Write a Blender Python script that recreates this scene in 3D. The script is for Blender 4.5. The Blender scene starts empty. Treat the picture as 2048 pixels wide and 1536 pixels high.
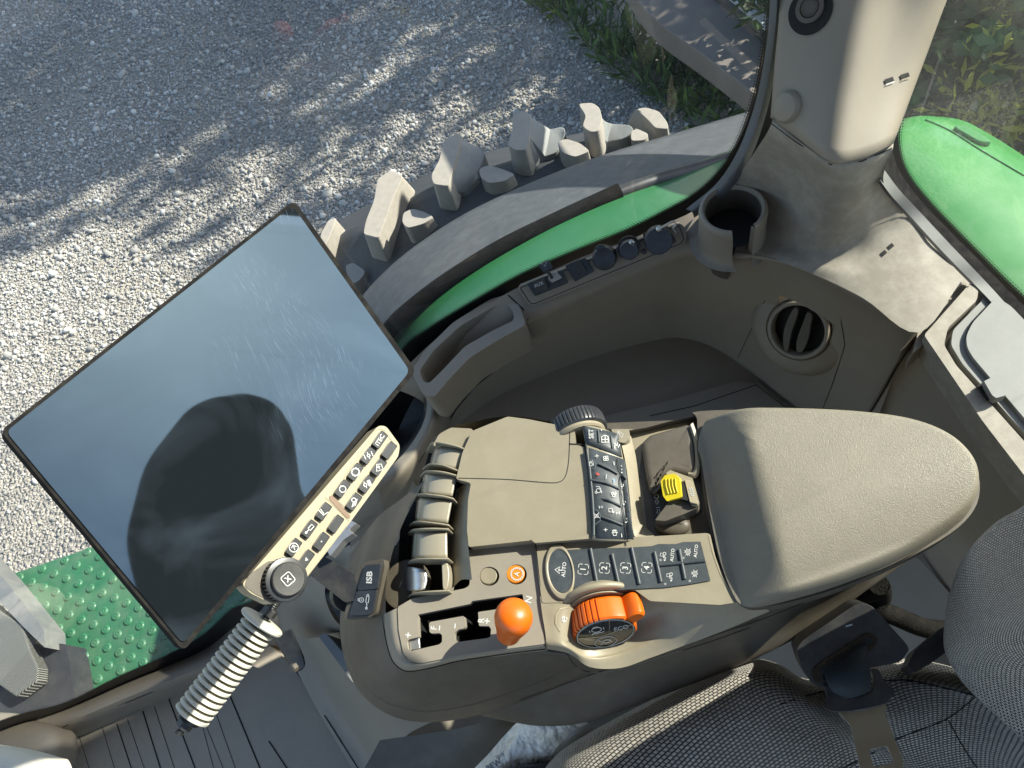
import bpy, bmesh, math, random
from mathutils import Vector, Matrix
from mathutils.bvhtree import BVHTree
import numpy as np
R = math.radians
random.seed(7)
SC = bpy.context.scene
COL = SC.collection

# ------------------------------------------------------------------ camera
FPX, CX, CY = 1420.0, 1024.0, 768.0
TH, RO = R(58.6), R(25.7)
SR, CR = math.sin(RO), math.cos(RO)
ST, CT = math.sin(TH), math.cos(TH)
EYE = Vector((0, 0, 1.38))
cd = bpy.data.cameras.new('camera'); cam = bpy.data.objects.new('camera', cd); COL.objects.link(cam)
cd.sensor_fit = 'HORIZONTAL'; cd.sensor_width = 36; cd.lens = FPX / 2048 * 36
cd.clip_start = 0.02; cd.clip_end = 300
vr = Vector((CR, -SR * ST, -SR * CT)); vu = Vector((SR, CR * ST, CR * CT)); vf = Vector((0, CT, -ST))
cam.matrix_world = Matrix(((vr.x, vu.x, -vf.x, EYE.x), (vr.y, vu.y, -vf.y, EYE.y), (vr.z, vu.z, -vf.z, EYE.z), (0, 0, 0, 1)))
SC.camera = cam

# ------------------------------------------------------------------ world, sun, exposure
SUN_EL, SUN_AZ = 36.0, 3.0     # azimuth measured from +x towards +y
sd = Vector((math.cos(R(SUN_EL)) * math.cos(R(SUN_AZ)), math.cos(R(SUN_EL)) * math.sin(R(SUN_AZ)), math.sin(R(SUN_EL))))
w = bpy.data.worlds.new('World'); SC.world = w; w.use_nodes = True
nt = w.node_tree; bg = nt.nodes['Background']
sky = nt.nodes.new('ShaderNodeTexSky'); sky.sky_type = 'NISHITA'; sky.sun_disc = False
sky.sun_elevation = R(SUN_EL); sky.sun_rotation = math.atan2(sd.x, sd.y)
nt.links.new(sky.outputs[0], bg.inputs[0]); bg.inputs[1].default_value = 0.13
sl = bpy.data.lights.new('sun', 'SUN'); sl.energy = 5.0; sl.angle = R(0.55); sl.color = (1.0, 0.95, 0.86)
so = bpy.data.objects.new('sun', sl); COL.objects.link(so)
so.rotation_euler = (-sd).to_track_quat('-Z', 'Y').to_euler()
SC.view_settings.view_transform = 'Standard'; SC.view_settings.look = 'None'
SC.view_settings.exposure = 1.2; SC.view_settings.gamma = 1; SC.view_settings.use_curve_mapping = False
SC.render.engine = 'CYCLES'
SC.cycles.max_bounces = 10; SC.cycles.transparent_max_bounces = 24; SC.cycles.caustics_reflective = False; SC.cycles.caustics_refractive = False

# ------------------------------------------------------------------ pixel -> place
def ray(u, v):
    du, dv = u - CX, v - CY
    a = du * CR - dv * SR; b = -du * SR - dv * CR
    return Vector((a, FPX * CT + b * ST, -FPX * ST + b * CT))
U = 1.0                      # size of the piece being built, relative to the armrest console it was drafted against
def zu(z): return EYE.z - (EYE.z - z) * U
def Pz(u, v, z):
    r = ray(u, v); z = zu(z); return EYE + r * ((z - EYE.z) / r.z)
def Py(u, v, y):
    r = ray(u, v); return EYE + r * (y * U / r.y)
class Pl:
    """a plane; (u, v, off) gives the point seen at u, v, lifted off along the normal"""
    def __init__(s, p, n): s.p = Vector(p); s.n = Vector(n).normalized()
    def __call__(s, u, v, off=0.0):
        r = ray(u, v); d = r.dot(s.n); p = s.p + s.n * (off * U)
        return EYE + r * ((p - EYE).dot(s.n) / d)
def Z(z): return Pl((0, 0, zu(z)), (0, 0, 1))
DG = None
class Hit:
    """surface of finished objects"""
    def __init__(s, *obs, fb=None):
        bpy.context.view_layer.update(); dg = bpy.context.evaluated_depsgraph_get()
        s.t = [BVHTree.FromObject(o, dg) for o in obs]; s.fb = fb; s.n = Vector((0, 0, 1))
    def __call__(s, u, v, off=0.0):
        d = ray(u, v).normalized(); best = None
        for t in s.t:
            h = t.ray_cast(EYE, d)
            if h[0] is not None and (best is None or h[3] < best[3]): best = h
        if best is None: return s.fb(u, v, off) if s.fb else None
        n = best[1]
        if n.dot(d) > 0: n = -n
        s.n = n
        return best[0] + n * (off * U)

# ------------------------------------------------------------------ materials
MATS = {}
def mat(name, col, rough=0.5, metal=0.0, bump=None, var=0.0, vscale=30, coat=0.0, dust=0.0, dscale=60, spec=0.5, dustcol=(0.42, 0.38, 0.30)):
    if name in MATS: return MATS[name]
    m = bpy.data.materials.new(name); m.use_nodes = True; N = m.node_tree.nodes; L = m.node_tree.links
    b = N['Principled BSDF']; b.inputs['Roughness'].default_value = rough; b.inputs['Metallic'].default_value = metal
    b.inputs['Base Color'].default_value = (*col, 1); b.inputs['Coat Weight'].default_value = coat
    b.inputs['Specular IOR Level'].default_value = spec
    tc = N.new('ShaderNodeTexCoord'); cur = None
    if var > 0:
        n = N.new('ShaderNodeTexNoise'); n.inputs['Scale'].default_value = vscale; n.inputs['Detail'].default_value = 6; n.inputs['Roughness'].default_value = .65
        L.new(tc.outputs['Object'], n.inputs['Vector'])
        mx = N.new('ShaderNodeMix'); mx.data_type = 'RGBA'
        mx.inputs[6].default_value = (*[c * (1 - var) for c in col], 1); mx.inputs[7].default_value = (*[min(1, c * (1 + var)) for c in col], 1)
        L.new(n.outputs['Fac'], mx.inputs[0]); cur = mx.outputs[2]
        mr = N.new('ShaderNodeMapRange'); mr.inputs[3].default_value = max(0, rough - .08); mr.inputs[4].default_value = min(1, rough + .08)
        L.new(n.outputs['Fac'], mr.inputs[0]); L.new(mr.outputs[0], b.inputs['Roughness'])
    if dust > 0:
        n1 = N.new('ShaderNodeTexNoise'); n1.inputs['Scale'].default_value = dscale; n1.inputs['Detail'].default_value = 8; n1.inputs['Roughness'].default_value = .75
        n2 = N.new('ShaderNodeTexNoise'); n2.inputs['Scale'].default_value = 1400; n2.inputs['Detail'].default_value = 1
        L.new(tc.outputs['Object'], n1.inputs['Vector']); L.new(tc.outputs['Object'], n2.inputs['Vector'])
        r1 = N.new('ShaderNodeMapRange'); r1.inputs[1].default_value = .42; r1.inputs[2].default_value = .72; L.new(n1.outputs['Fac'], r1.inputs[0])
        r2 = N.new('ShaderNodeMapRange'); r2.inputs[1].default_value = .62; r2.inputs[2].default_value = .72; L.new(n2.outputs['Fac'], r2.inputs[0])
        mm = N.new('ShaderNodeMath'); mm.operation = 'MAXIMUM'; L.new(r1.outputs[0], mm.inputs[0])
        m3 = N.new('ShaderNodeMath'); m3.operation = 'MULTIPLY'; m3.inputs[1].default_value = .55; L.new(r2.outputs[0], m3.inputs[0]); L.new(m3.outputs[0], mm.inputs[1])
        m2 = N.new('ShaderNodeMath'); m2.operation = 'MULTIPLY'; m2.inputs[1].default_value = dust; L.new(mm.outputs[0], m2.inputs[0])
        mx = N.new('ShaderNodeMix'); mx.data_type = 'RGBA'; mx.inputs[7].default_value = (*dustcol, 1)
        if cur: L.new(cur, mx.inputs[6])
        else: mx.inputs[6].default_value = (*col, 1)
        L.new(m2.outputs[0], mx.inputs[0]); cur = mx.outputs[2]
    if cur: L.new(cur, b.inputs['Base Color'])
    if bump:
        sc, st = bump[0], bump[1]
        if len(bump) > 2 and bump[2] == 'leather':
            n = N.new('ShaderNodeTexVoronoi'); n.inputs['Scale'].default_value = sc; n.feature = 'SMOOTH_F1'; o = n.outputs['Distance']
            q = N.new('ShaderNodeTexNoise'); q.inputs['Scale'].default_value = sc * .5; L.new(tc.outputs['Object'], q.inputs['Vector'])
            va = N.new('ShaderNodeVectorMath'); va.operation = 'MULTIPLY_ADD'; va.inputs[1].default_value = (.006,) * 3
            L.new(q.outputs['Color'], va.inputs[0]); L.new(tc.outputs['Object'], va.inputs[2]); L.new(va.outputs[0], n.inputs['Vector'])
        else:
            n = N.new('ShaderNodeTexNoise'); n.inputs['Scale'].default_value = sc; n.inputs['Detail'].default_value = 3; o = n.outputs['Fac']
            L.new(tc.outputs['Object'], n.inputs['Vector'])
        bp = N.new('ShaderNodeBump'); bp.inputs['Strength'].default_value = st; bp.inputs['Distance'].default_value = .6 / sc
        L.new(o, bp.inputs['Height']); L.new(bp.outputs[0], b.inputs['Normal'])
    MATS[name] = m
    return m

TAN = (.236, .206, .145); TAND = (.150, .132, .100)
M_TRIM = mat('cab trim plastic', (.235, .205, .160), .55, bump=(1500, .25), var=.05, vscale=12, dust=.16, dscale=9)
M_LEDGE = mat('dusty ledge plastic', (.235, .213, .172), .6, bump=(1300, .3), var=.08, vscale=25, dust=.45, dscale=30, dustcol=(.5, .47, .4))
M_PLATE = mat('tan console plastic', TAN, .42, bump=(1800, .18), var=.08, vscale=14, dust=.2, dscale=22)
M_SRUB = mat('matt seal rubber', (.010, .010, .011), .9, spec=.06, dust=.05)
M_GEAR = mat('warm grey shift plate', (.235, .208, .165), .5, bump=(1500, .4), var=.04, vscale=30, dust=.10, dscale=40)
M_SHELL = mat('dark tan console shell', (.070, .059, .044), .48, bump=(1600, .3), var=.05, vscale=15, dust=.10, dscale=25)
M_PAD = mat('textured armrest pad', (.180, .163, .124), .5, bump=(1000, .6, 'leather'), var=.05, vscale=10, dust=.10, dscale=40)
M_RUB = mat('black button rubber', (.034, .042, .048), .5, bump=(2200, .15), var=.15, vscale=60, dust=.16, dscale=70, dustcol=(.2, .22, .23))
M_KEY = mat('satin black key', (.022, .024, .027), .32, var=.1, dust=.06, dscale=90, dustcol=(.3, .3, .3))
M_BLK = mat('black plastic', (.018, .019, .021), .42, bump=(1500, .15), var=.1, dust=.08, dscale=50)
M_GLOSS = mat('glossy black plastic', (.012, .012, .013), .12, coat=.3, dust=.03)
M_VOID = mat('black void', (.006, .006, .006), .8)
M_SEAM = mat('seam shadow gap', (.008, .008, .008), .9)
M_ORG = mat('orange plastic', (.62, .115, .004), .36, coat=.12, var=.08, vscale=25, spec=.4)
M_ORB = mat('amber button', (.62, .20, .012), .45)
M_YEL = mat('yellow plastic', (.68, .53, .02), .42, var=.04)
M_WHT = mat('white print', (.55, .55, .53), .6)
M_GRYP = mat('grey print', (.42, .45, .47), .6)
M_RED = mat('red print', (.65, .05, .04), .6)
M_CRM = mat('cream keypad plastic', (.31, .27, .185), .38, var=.03)
M_SIL = mat('worn silver', (.55, .55, .55), .32, metal=.8, bump=(500, .3), var=.2, vscale=90)
M_STEEL = mat('brushed steel', (.50, .49, .44), .34, metal=1, bump=(700, .08), var=.12)
M_GRN = mat('green paint', (.030, .20, .040), .35, coat=.3, var=.15, vscale=6, dust=.35, dscale=7, dustcol=(.16, .30, .15))
M_GRN2 = mat('worn green paint', (.024, .14, .062), .5, coat=.1, var=.3, vscale=12, dust=.55, dscale=18, dustcol=(.14, .20, .13))
M_GRF = mat('shaded fender green', (.020, .125, .040), .4, coat=.25, var=.15, vscale=6, dust=.3, dscale=9, dustcol=(.07, .16, .08))  # darker copy of the green paint, with the cab's shade in its colour
M_FLARE = mat('dusty black flare plastic', (.060, .064, .068), .6, bump=(500, .3), var=.12, dust=.4, dscale=40, dustcol=(.17, .18, .18))
M_FUZZ = mat('dusty foam rubber', (.009, .0085, .008), .95, spec=.06, bump=(420, 1.0), var=.3, dust=.05, dscale=55, dustcol=(.20, .18, .14))
M_TYRE = mat('tyre rubber', (.022, .025, .030), .75, bump=(150, .3), var=.2, dust=.25, dscale=12, dustcol=(.13, .125, .11))
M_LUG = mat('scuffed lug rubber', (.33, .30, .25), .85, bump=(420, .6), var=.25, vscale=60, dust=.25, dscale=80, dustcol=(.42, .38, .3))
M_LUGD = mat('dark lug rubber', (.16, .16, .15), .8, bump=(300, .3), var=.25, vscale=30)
M_MATT = mat('rubber floor mat', (.30, .265, .205), .7, bump=(500, .35), var=.12, vscale=9, dust=.3, dscale=7, dustcol=(.2, .19, .16))
M_GRIP = mat('cream grip rubber', (.60, .57, .48), .6, var=.04, dust=.1)
M_GRYM = mat('grey painted cover', (.20, .205, .195), .55, var=.1, dust=.2, dscale=30, dustcol=(.34, .34, .32))
M_WEB = mat('dark webbing', (.012, .020, .028), .75, bump=(900, .5), var=.2)

# ------------------------------------------------------------------ objects
def thing(name, label, cat, loc=(0, 0, 0), group=None):
    o = bpy.data.objects.new(name, None); COL.objects.link(o); o.location = loc; o.empty_display_size = .05
    o['label'] = label; o['category'] = cat
    if group: o['group'] = group
    return o
def tag(o, label, cat, group=None, kind=None):
    if label: o['label'] = label
    if cat: o['category'] = cat
    if group: o['group'] = group
    if kind: o['kind'] = kind
    return o
def root_loc(p):        # parts are modelled in place, so only the Empty at the root carries an offset
    return p.location.copy() if p.parent is None else Vector((0, 0, 0))
def link(name, me, m, parent=None, smooth=38):
    o = bpy.data.objects.new(name, me); COL.objects.link(o)
    for x in (m if isinstance(m, (list, tuple)) else [m]): me.materials.append(x)
    if smooth:
        me.polygons.foreach_set('use_smooth', [True] * len(me.polygons)); me.set_sharp_from_angle(angle=R(smooth))
    if parent is not None:
        o.parent = parent; o.matrix_parent_inverse = Matrix.Translation(-root_loc(parent))
    return o
def bev(o, wd, seg=2):
    if wd:
        wd *= U; b = o.modifiers.new('bevel', 'BEVEL'); b.width = wd; b.segments = seg; b.limit_method = 'ANGLE'; b.angle_limit = R(35)
    return o
def fin(bm):
    bmesh.ops.recalc_face_normals(bm, faces=bm.faces); me = bpy.data.meshes.new('m'); bm.to_mesh(me); bm.free(); return me
def rnd(pts, r=4, n=4):
    """round the corners of a closed outline"""
    out = []; k = len(pts)
    for i in range(k):
        a, b, c = Vector(pts[i - 1][:2]), Vector(pts[i][:2]), Vector(pts[(i + 1) % k][:2])
        d1 = (a - b); d2 = (c - b); q = min(r, d1.length * .45, d2.length * .45)
        p1 = b + d1.normalized() * q; p2 = b + d2.normalized() * q
        for j in range(n + 1):
            t = j / n; p = p1 * (1 - t) ** 2 + b * 2 * t * (1 - t) + p2 * t * t
            out.append((p.x, p.y))
    return out
def cat(pts, n=6, closed=True):
    """smooth curve through the points (any dimension)"""
    out = []; k = len(pts); P = [Vector(p) for p in pts]
    rng = k if closed else k - 1
    for i in range(rng):
        if closed: p0, p1, p2, p3 = P[i - 1], P[i], P[(i + 1) % k], P[(i + 2) % k]
        else:
            p1, p2 = P[i], P[i + 1]; p0 = P[i - 1] if i > 0 else p1 * 2 - p2; p3 = P[i + 2] if i + 2 < k else p2 * 2 - p1
        for j in range(n):
            t = j / n
            out.append(0.5 * ((2 * p1) + (p2 - p0) * t + (2 * p0 - 5 * p1 + 4 * p2 - p3) * t * t + (3 * p1 - p0 - 3 * p2 + p3) * t ** 3))
    if not closed: out.append(P[-1])
    return out
def ell(u, v, a, b, ang=0, n=36, t0=0, t1=360):
    c, s = math.cos(R(ang)), math.sin(R(ang)); o = []
    full = abs(t1 - t0) >= 360
    for i in range(n if full else n + 1):
        t = R(t0 + (t1 - t0) * i / n); x, y = a * math.cos(t), b * math.sin(t); o.append((u + x * c - y * s, v + x * s + y * c))
    return o
def prism3(name, outer, down, m, parent=None, holes=(), bevel=0, seg=2, smooth=38, base=None):
    """3-D outline (list of points) filled, extruded by vector down; base = separate lower outline"""
    bm = bmesh.new(); loops = []
    for lp in [outer] + list(holes):
        vs = [bm.verts.new(p) for p in lp]; loops.append(vs)
    es = [bm.edges.new((vs[i], vs[(i + 1) % len(vs)])) for vs in loops for i in range(len(vs))]
    if holes or len(outer) > 4:
        bmesh.ops.triangle_fill(bm, edges=es, use_beauty=True, use_dissolve=False)
    else: bm.faces.new(loops[0])
    if down is not None:
        top = list(bm.faces); mp = {}
        for k, vs in enumerate(loops):
            for i, v in enumerate(vs):
                mp[v] = bm.verts.new(Vector(base[i]) if (base is not None and k == 0) else v.co + Vector(down))
        for f in top:
            bm.faces.new([mp[v] for v in reversed(f.verts)])
        for vs in loops:
            for i in range(len(vs)):
                a, b = vs[i], vs[(i + 1) % len(vs)]; bm.faces.new((a, b, mp[b], mp[a]))
    o = link(name, fin(bm), m, parent, smooth); return bev(o, bevel, seg)
def prism(name, px, s, depth, m, parent=None, holes=(), bevel=0, off=0, seg=2, smooth=38, r=0):
    if r: px = rnd(px, r)
    n = s.n
    return prism3(name, [s(p[0], p[1], off) for p in px], (-n * depth * U) if depth else None, m, parent, [[s(q[0], q[1], off) for q in h] for h in holes], bevel, seg, smooth)
def frus(name, top, zt, bot, zb, m, parent=None, bevel=.004, seg=2):
    f = (lambda p, z: Pz(p[0], p[1], p[2] if len(p) > 2 else z))
    return prism3(name, [f(p, zt) for p in top], (0, 0, -1), m, parent, bevel=bevel, seg=seg, base=[f(p, zb) for p in bot])
def grid(name, rows, m, parent=None, su=6, sv=4, thick=0, smooth=60, closed_u=False, sharp_v=False):
    """rows of 3-D points, same count; smooth surface through them with metric UVs"""
    A = [cat(r, su, closed_u) for r in rows]; nc = len(A[0]); cols = []
    if sv > 1 and not sharp_v: cols = [cat([A[i][j] for i in range(len(A))], sv, False) for j in range(nc)]
    elif sv > 1:
        cols = [[A[i][j].lerp(A[i + 1][j], k / sv) for i in range(len(A) - 1) for k in range(sv)] + [A[-1][j]] for j in range(nc)]
    else: cols = [[A[i][j] for i in range(len(A))] for j in range(nc)]
    nr = len(cols[0]); bm = bmesh.new(); uvl = bm.loops.layers.uv.new('UVMap')
    V = [[bm.verts.new(cols[j][i]) for i in range(nr)] for j in range(nc)]
    mid = nr // 2; US = [0]
    for j in range(1, nc + 1): US.append(US[-1] + (cols[j % nc][mid] - cols[j - 1][mid]).length)
    mj = nc // 2; W = [0]
    for i in range(1, nr): W.append(W[-1] + (cols[mj][i] - cols[mj][i - 1]).length)
    for j in range(nc if closed_u else nc - 1):
        for i in range(nr - 1):
            q = [(j, i), (j + 1, i), (j + 1, i + 1), (j, i + 1)]
            try: f = bm.faces.new([V[a % nc][b] for a, b in q])
            except ValueError: continue
            for lp, (a, b) in zip(f.loops, q): lp[uvl].uv = (US[a], W[b])
    me = bpy.data.meshes.new('m'); bm.to_mesh(me); bm.free()
    # orient towards the camera
    c = sum((p.normal.dot(EYE - p.center) * p.area for p in me.polygons))
    if c < 0: me.flip_normals()
    o = link(name, me, m, parent, smooth)
    if thick:
        s = o.modifiers.new('solid', 'SOLIDIFY'); s.thickness = thick * U; s.offset = -1
    return o
def pg(name, rows, m, parent=None, **k):
    return grid(name, [[Pz(*p) for p in r] for r in rows], m, parent, **k)
def tube(name, pts, r, m, parent=None, seg=10, cap=True, closed=False, radii=None, smooth=50):
    bm = bmesh.new(); rings = []; n = len(pts); pts = [Vector(p) for p in pts]; up = None
    for i, p in enumerate(pts):
        a = pts[(i - 1) % n] if (i > 0 or closed) else p; b = pts[(i + 1) % n] if (i < n - 1 or closed) else p
        t = (b - a).normalized()
        if up is None: up = t.orthogonal().normalized()
        up = (up - t * up.dot(t)).normalized(); s = t.cross(up); rr = (radii[i] if radii else r) * U
        rings.append([bm.verts.new(p + (up * math.cos(2 * math.pi * k / seg) + s * math.sin(2 * math.pi * k / seg)) * rr) for k in range(seg)])
    for i in range(n if closed else n - 1):
        A, B = rings[i], rings[(i + 1) % n]
        for k in range(seg): bm.faces.new((A[k], A[(k + 1) % seg], B[(k + 1) % seg], B[k]))
    if cap and not closed: bm.faces.new(rings[0]); bm.faces.new(rings[-1])
    return link(name, fin(bm), m, parent, smooth)
def lathe(name, p, ax, prof, m, parent=None, seg=48, rib=None, smooth=35, ribidx=(), xdir=None):
    """profile [(radius, height along ax)]; rib = (count, depth) on the rings in ribidx"""
    ax = Vector(ax).normalized(); p = Vector(p); x = Vector(xdir) if xdir else ax.orthogonal(); x = (x - ax * x.dot(ax)).normalized(); y = ax.cross(x)
    bm = bmesh.new(); rings = []
    if rib: seg = rib[0] * 4
    for i, (r, h) in enumerate(prof):
        ring = []
        for k in range(seg):
            rr = r * U
            if rib and i in ribidx and k % 4 == 0: rr = (r - rib[1]) * U
            t = 2 * math.pi * k / seg; ring.append(bm.verts.new(p + ax * (h * U) + (x * math.cos(t) + y * math.sin(t)) * rr))
        rings.append(ring)
    for A, B in zip(rings, rings[1:]):
        for k in range(seg): bm.faces.new((A[k], A[(k + 1) % seg], B[(k + 1) % seg], B[k]))
    bm.faces.new(rings[0]); bm.faces.new(list(reversed(rings[-1])))
    return link(name, fin(bm), m, parent, smooth)
def pillow(name, pts, h, r, m, parent=None, depth=.02, steps=6, flat=.0, smooth=60):
    """soft block: closed 3-D outline rounded over its top edge with radius r (height h), side going down depth"""
    P = [Vector(p) for p in pts]; n = len(P); h *= U; rf = r if callable(r) else (lambda nn, r=r: r * U); depth *= U; flat *= U
    ar = sum(P[i - 1].x * P[i].y - P[i].x * P[i - 1].y for i in range(n)); sg = 1 if ar > 0 else -1
    N = []
    for i in range(n):
        t = (P[(i + 1) % n] - P[i - 1]).normalized(); N.append(Vector((-t.y, t.x, 0)).normalized() * sg)
    bm = bmesh.new(); rings = [[bm.verts.new(p - Vector((0, 0, depth))) for p in P]]
    for k in range(steps + 1):
        a = math.pi / 2 * k / steps; ins = (1 - math.cos(a)); up = h * math.sin(a)
        rings.append([bm.verts.new(P[i] + N[i] * ins * rf(N[i]) + Vector((0, 0, up))) for i in range(n)])
    c = sum((v.co for v in rings[-1]), Vector()) / n
    for f in (.96, .92, .88, .84, .8, .75, .7, .64, .58, .5, .42, .33, .22, .1):
        rings.append([bm.verts.new(c.lerp(v.co, f) + Vector((0, 0, flat * (1 - f)))) for v in rings[steps + 1]])
    for A, B in zip(rings, rings[1:]):
        for i in range(n): bm.faces.new((A[i], A[(i + 1) % n], B[(i + 1) % n], B[i]))
    cv = bm.verts.new(c + Vector((0, 0, flat)))
    for i in range(n): bm.faces.new((rings[-1][i], rings[-1][(i + 1) % n], cv))
    bm.faces.new(list(reversed(rings[0])))
    return link(name, fin(bm), m, parent, smooth)
def seam(name, px, s, parent, wd=1.4, m=None, off=.0004, close=False, hgt=None):
    """thin dark joint line lying on a surface: px line, width in px"""
    P = [Vector(p[:2]) for p in px]; n = len(P); bm = bmesh.new(); prev = None; first = None
    for i in range(n):
        a = P[i - 1] if (i > 0 or close) else P[i]; b = P[(i + 1) % n] if (i < n - 1 or close) else P[i]
        t = (b - a).normalized(); q = Vector((-t.y, t.x)) * wd / 2
        A, B = s(P[i].x + q.x, P[i].y + q.y, off), s(P[i].x - q.x, P[i].y - q.y, off)
        if A is None or B is None: prev = None; continue
        cur = (bm.verts.new(A), bm.verts.new(B))
        if prev: bm.faces.new((prev[0], cur[0], cur[1], prev[1]))
        if first is None: first = cur
        prev = cur
    if close and prev and first: bm.faces.new((prev[0], first[0], first[1], prev[1]))
    me = bpy.data.meshes.new('m'); bm.to_mesh(me); bm.free()
    return link(name, me, m or M_SEAM, parent, 0)
FONT_CACHE = {}
def text(name, txt, uv, h, dx, s, m, parent, off=.0003, sx=1.0, bold=0.012):
    """flat lettering: centre uv, cap height h px, reading direction dx"""
    c = bpy.data.curves.new('t', 'FONT'); c.body = txt; c.size = 1; c.align_x = 'CENTER'; c.align_y = 'CENTER'; c.offset = bold; c.resolution_u = 3
    t = bpy.data.objects.new('t', c); COL.objects.link(t); bpy.context.view_layer.update()
    me = bpy.data.meshes.new_from_object(t.evaluated_get(bpy.context.evaluated_depsgraph_get())); bpy.data.objects.remove(t)
    d = Vector(dx).normalized(); up = Vector((d.y, -d.x)); k = h / .7
    for v in me.vertices:
        q = Vector(uv) + d * v.co.x * k * sx + up * v.co.y * k
        p = s(q.x, q.y, off); v.co = p if p is not None else (0, 0, -50)
    return link(name, me, m, parent, 0)
def icon(name, uv, sc, dx, strokes, s, m, parent, wd=1.5, off=.0003):
    """line drawing; strokes are polylines in [-1,1] units, y up"""
    d = Vector(dx).normalized(); up = Vector((d.y, -d.x)); bm = bmesh.new()
    for si, st in enumerate(strokes):
        close = st[0] == 'c'; pts = st[1:] if close else st
        if not isinstance(pts[0], (tuple, list)): continue
        P = [Vector(uv) + d * x * sc + up * y * sc for x, y in pts]; n = len(P); prev = first = None
        for i in range(n + (1 if close else 0)):
            j = i % n; a = P[j - 1] if (j > 0 or close) else P[j]; b = P[(j + 1) % n] if (j < n - 1 or close) else P[j]
            t = (b - a).normalized(); q = Vector((-t.y, t.x)) * wd / 2; o2 = off + si * .00004
            A, B = s(P[j].x + q.x, P[j].y + q.y, o2), s(P[j].x - q.x, P[j].y - q.y, o2)
            if A is None or B is None: prev = None; continue
            cur = (bm.verts.new(A), bm.verts.new(B))
            if prev: bm.faces.new((prev[0], cur[0], cur[1], prev[1]))
            prev = cur
    me = bpy.data.meshes.new('m'); bm.to_mesh(me); bm.free()
    return link(name, me, m, parent, 0)
def circ(x, y, r, n=16, t0=0, t1=360): return ['c'] + [(x + r * math.cos(R(t0 + (t1 - t0) * i / n)), y + r * math.sin(R(t0 + (t1 - t0) * i / n))) for i in range(n)]
def arc(x, y, r, t0, t1, n=10): return [(x + r * math.cos(R(t0 + (t1 - t0) * i / n)), y + r * math.sin(R(t0 + (t1 - t0) * i / n))) for i in range(n + 1)]
def rect(x0, y0, x1, y1): return ['c', (x0, y0), (x1, y0), (x1, y1), (x0, y1)]
def gear(x, y, r, k=8, d=.2):
    o = ['c']
    for i in range(k):
        for f, q in ((0, r), (.3, r), (.4, r + d), (.85, r + d)):
            t = 2 * math.pi * (i + f) / k; o.append((x + q * math.cos(t), y + q * math.sin(t)))
    return o

# ================================================================== the cab shell
U = 1.36
CAB = thing('tractor_cab', 'beige-grey moulded plastic cab interior with curved windows around the armrest', 'tractor cab', (0, 0, 0.12))
# floor: a flat deck with a ribbed rubber mat on it
o = prism3('cab_floor', [(-1.9, -.9, zu(.12)), (.75, -.9, zu(.12)), (.75, .67, zu(.12)), (-1.9, .67, zu(.12))], (0, 0, -.06), M_TRIM, CAB)
mat_px = [(-160, 1480), (60, 1470), (240, 1415), (420, 1330), (520, 1275), (590, 1335), (655, 1435), (735, 1560), (800, 1700), (-160, 1760)]
o_mat = prism('floor_mat', rnd(mat_px, 12), Z(.172), .045, M_MATT, CAB, bevel=.004)
HM = Hit(o_mat, fb=Z(.173))
for i, (a, b, wd) in enumerate([((158, 1470), (180, 1540), 1.2), ((205, 1455), (232, 1545), 1.2), ((234, 1447), (266, 1545), 2.4), ((255, 1438), (292, 1545), 1.2), ((286, 1422), (324, 1545), 2.8),
        ((309, 1413), (352, 1545), 1.4), ((338, 1398), (394, 1545), 3.0), ((402, 1440), (430, 1545), 1.2), ((430, 1420), (474, 1545), 1.3), ((459, 1388), (524, 1545), 3.2), ((538, 1482), (580, 1545), 3.0), ((380, 1370), (450, 1545), 1.1), ((112, 1480), (135, 1545), 1.6)]):
    seam('mat_groove', [a, b], HM, CAB, wd, off=.0006)
# sill under the side window
YG = .50; ROOFZ = 1.98
sill = [[Py(u, v, YG + .004) for u, v in [(-200, 1530), (0, 1452), (120, 1418), (250, 1362), (400, 1300), (480, 1238), (545, 1205), (600, 1130)]],
        [Pz(u, v, .235) for u, v in [(-200, 1556), (0, 1482), (130, 1446), (265, 1390), (415, 1328), (500, 1262), (560, 1236), (622, 1160)]],
        [Pz(u, v, .19) for u, v in [(-200, 1590), (0, 1512), (140, 1472), (285, 1408), (430, 1346), (520, 1290), (580, 1262), (640, 1190)]],
        [Pz(u, v, .12) for u, v in [(-200, 1620), (10, 1540), (150, 1495), (300, 1432), (450, 1372), (540, 1320), (600, 1290), (660, 1220)]]]
o_sill = grid('window_sill', sill, M_TRIM, CAB, sv=3)
seam('sill_joint', [(-40, 1530), (130, 1452), (270, 1398), (420, 1336), (500, 1280), (560, 1248)], Hit(o_sill), CAB, 1.6)
# moulded lower side panel between floor mat and seat console
lp = [[(545, 1195, .30), (575, 1300, .22), (630, 1410, .19), (700, 1530, .18), (790, 1680, .17)],
      [(580, 1180, .34), (615, 1290, .25), (670, 1400, .215), (740, 1510, .20), (830, 1640, .19)],
      [(600, 1150, .42), (622, 1240, .36), (665, 1330, .32), (720, 1410, .30), (800, 1500, .28)],
      [(640, 1120, .50), (665, 1200, .45), (710, 1290, .40), (760, 1370, .37), (850, 1450, .34)],
      [(720, 1080, .56), (740, 1170, .52), (790, 1270, .47), (860, 1340, .44), (960, 1420, .40)]]
o_lp = pg('lower_side_panel', lp, M_TRIM, CAB, sv=5)
HL = Hit(o_lp, o_mat, fb=Z(.2))
seam('panel_joint', [(590, 1338), (650, 1432), (716, 1536), (740, 1575)], HL, CAB, 2.4)
prism('panel_step', rnd([(636, 1272), (652, 1266), (692, 1312), (712, 1345), (720, 1368), (706, 1366), (672, 1320)], 5), Z(.44), .08, M_GRYM, CAB, bevel=.004)
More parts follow.
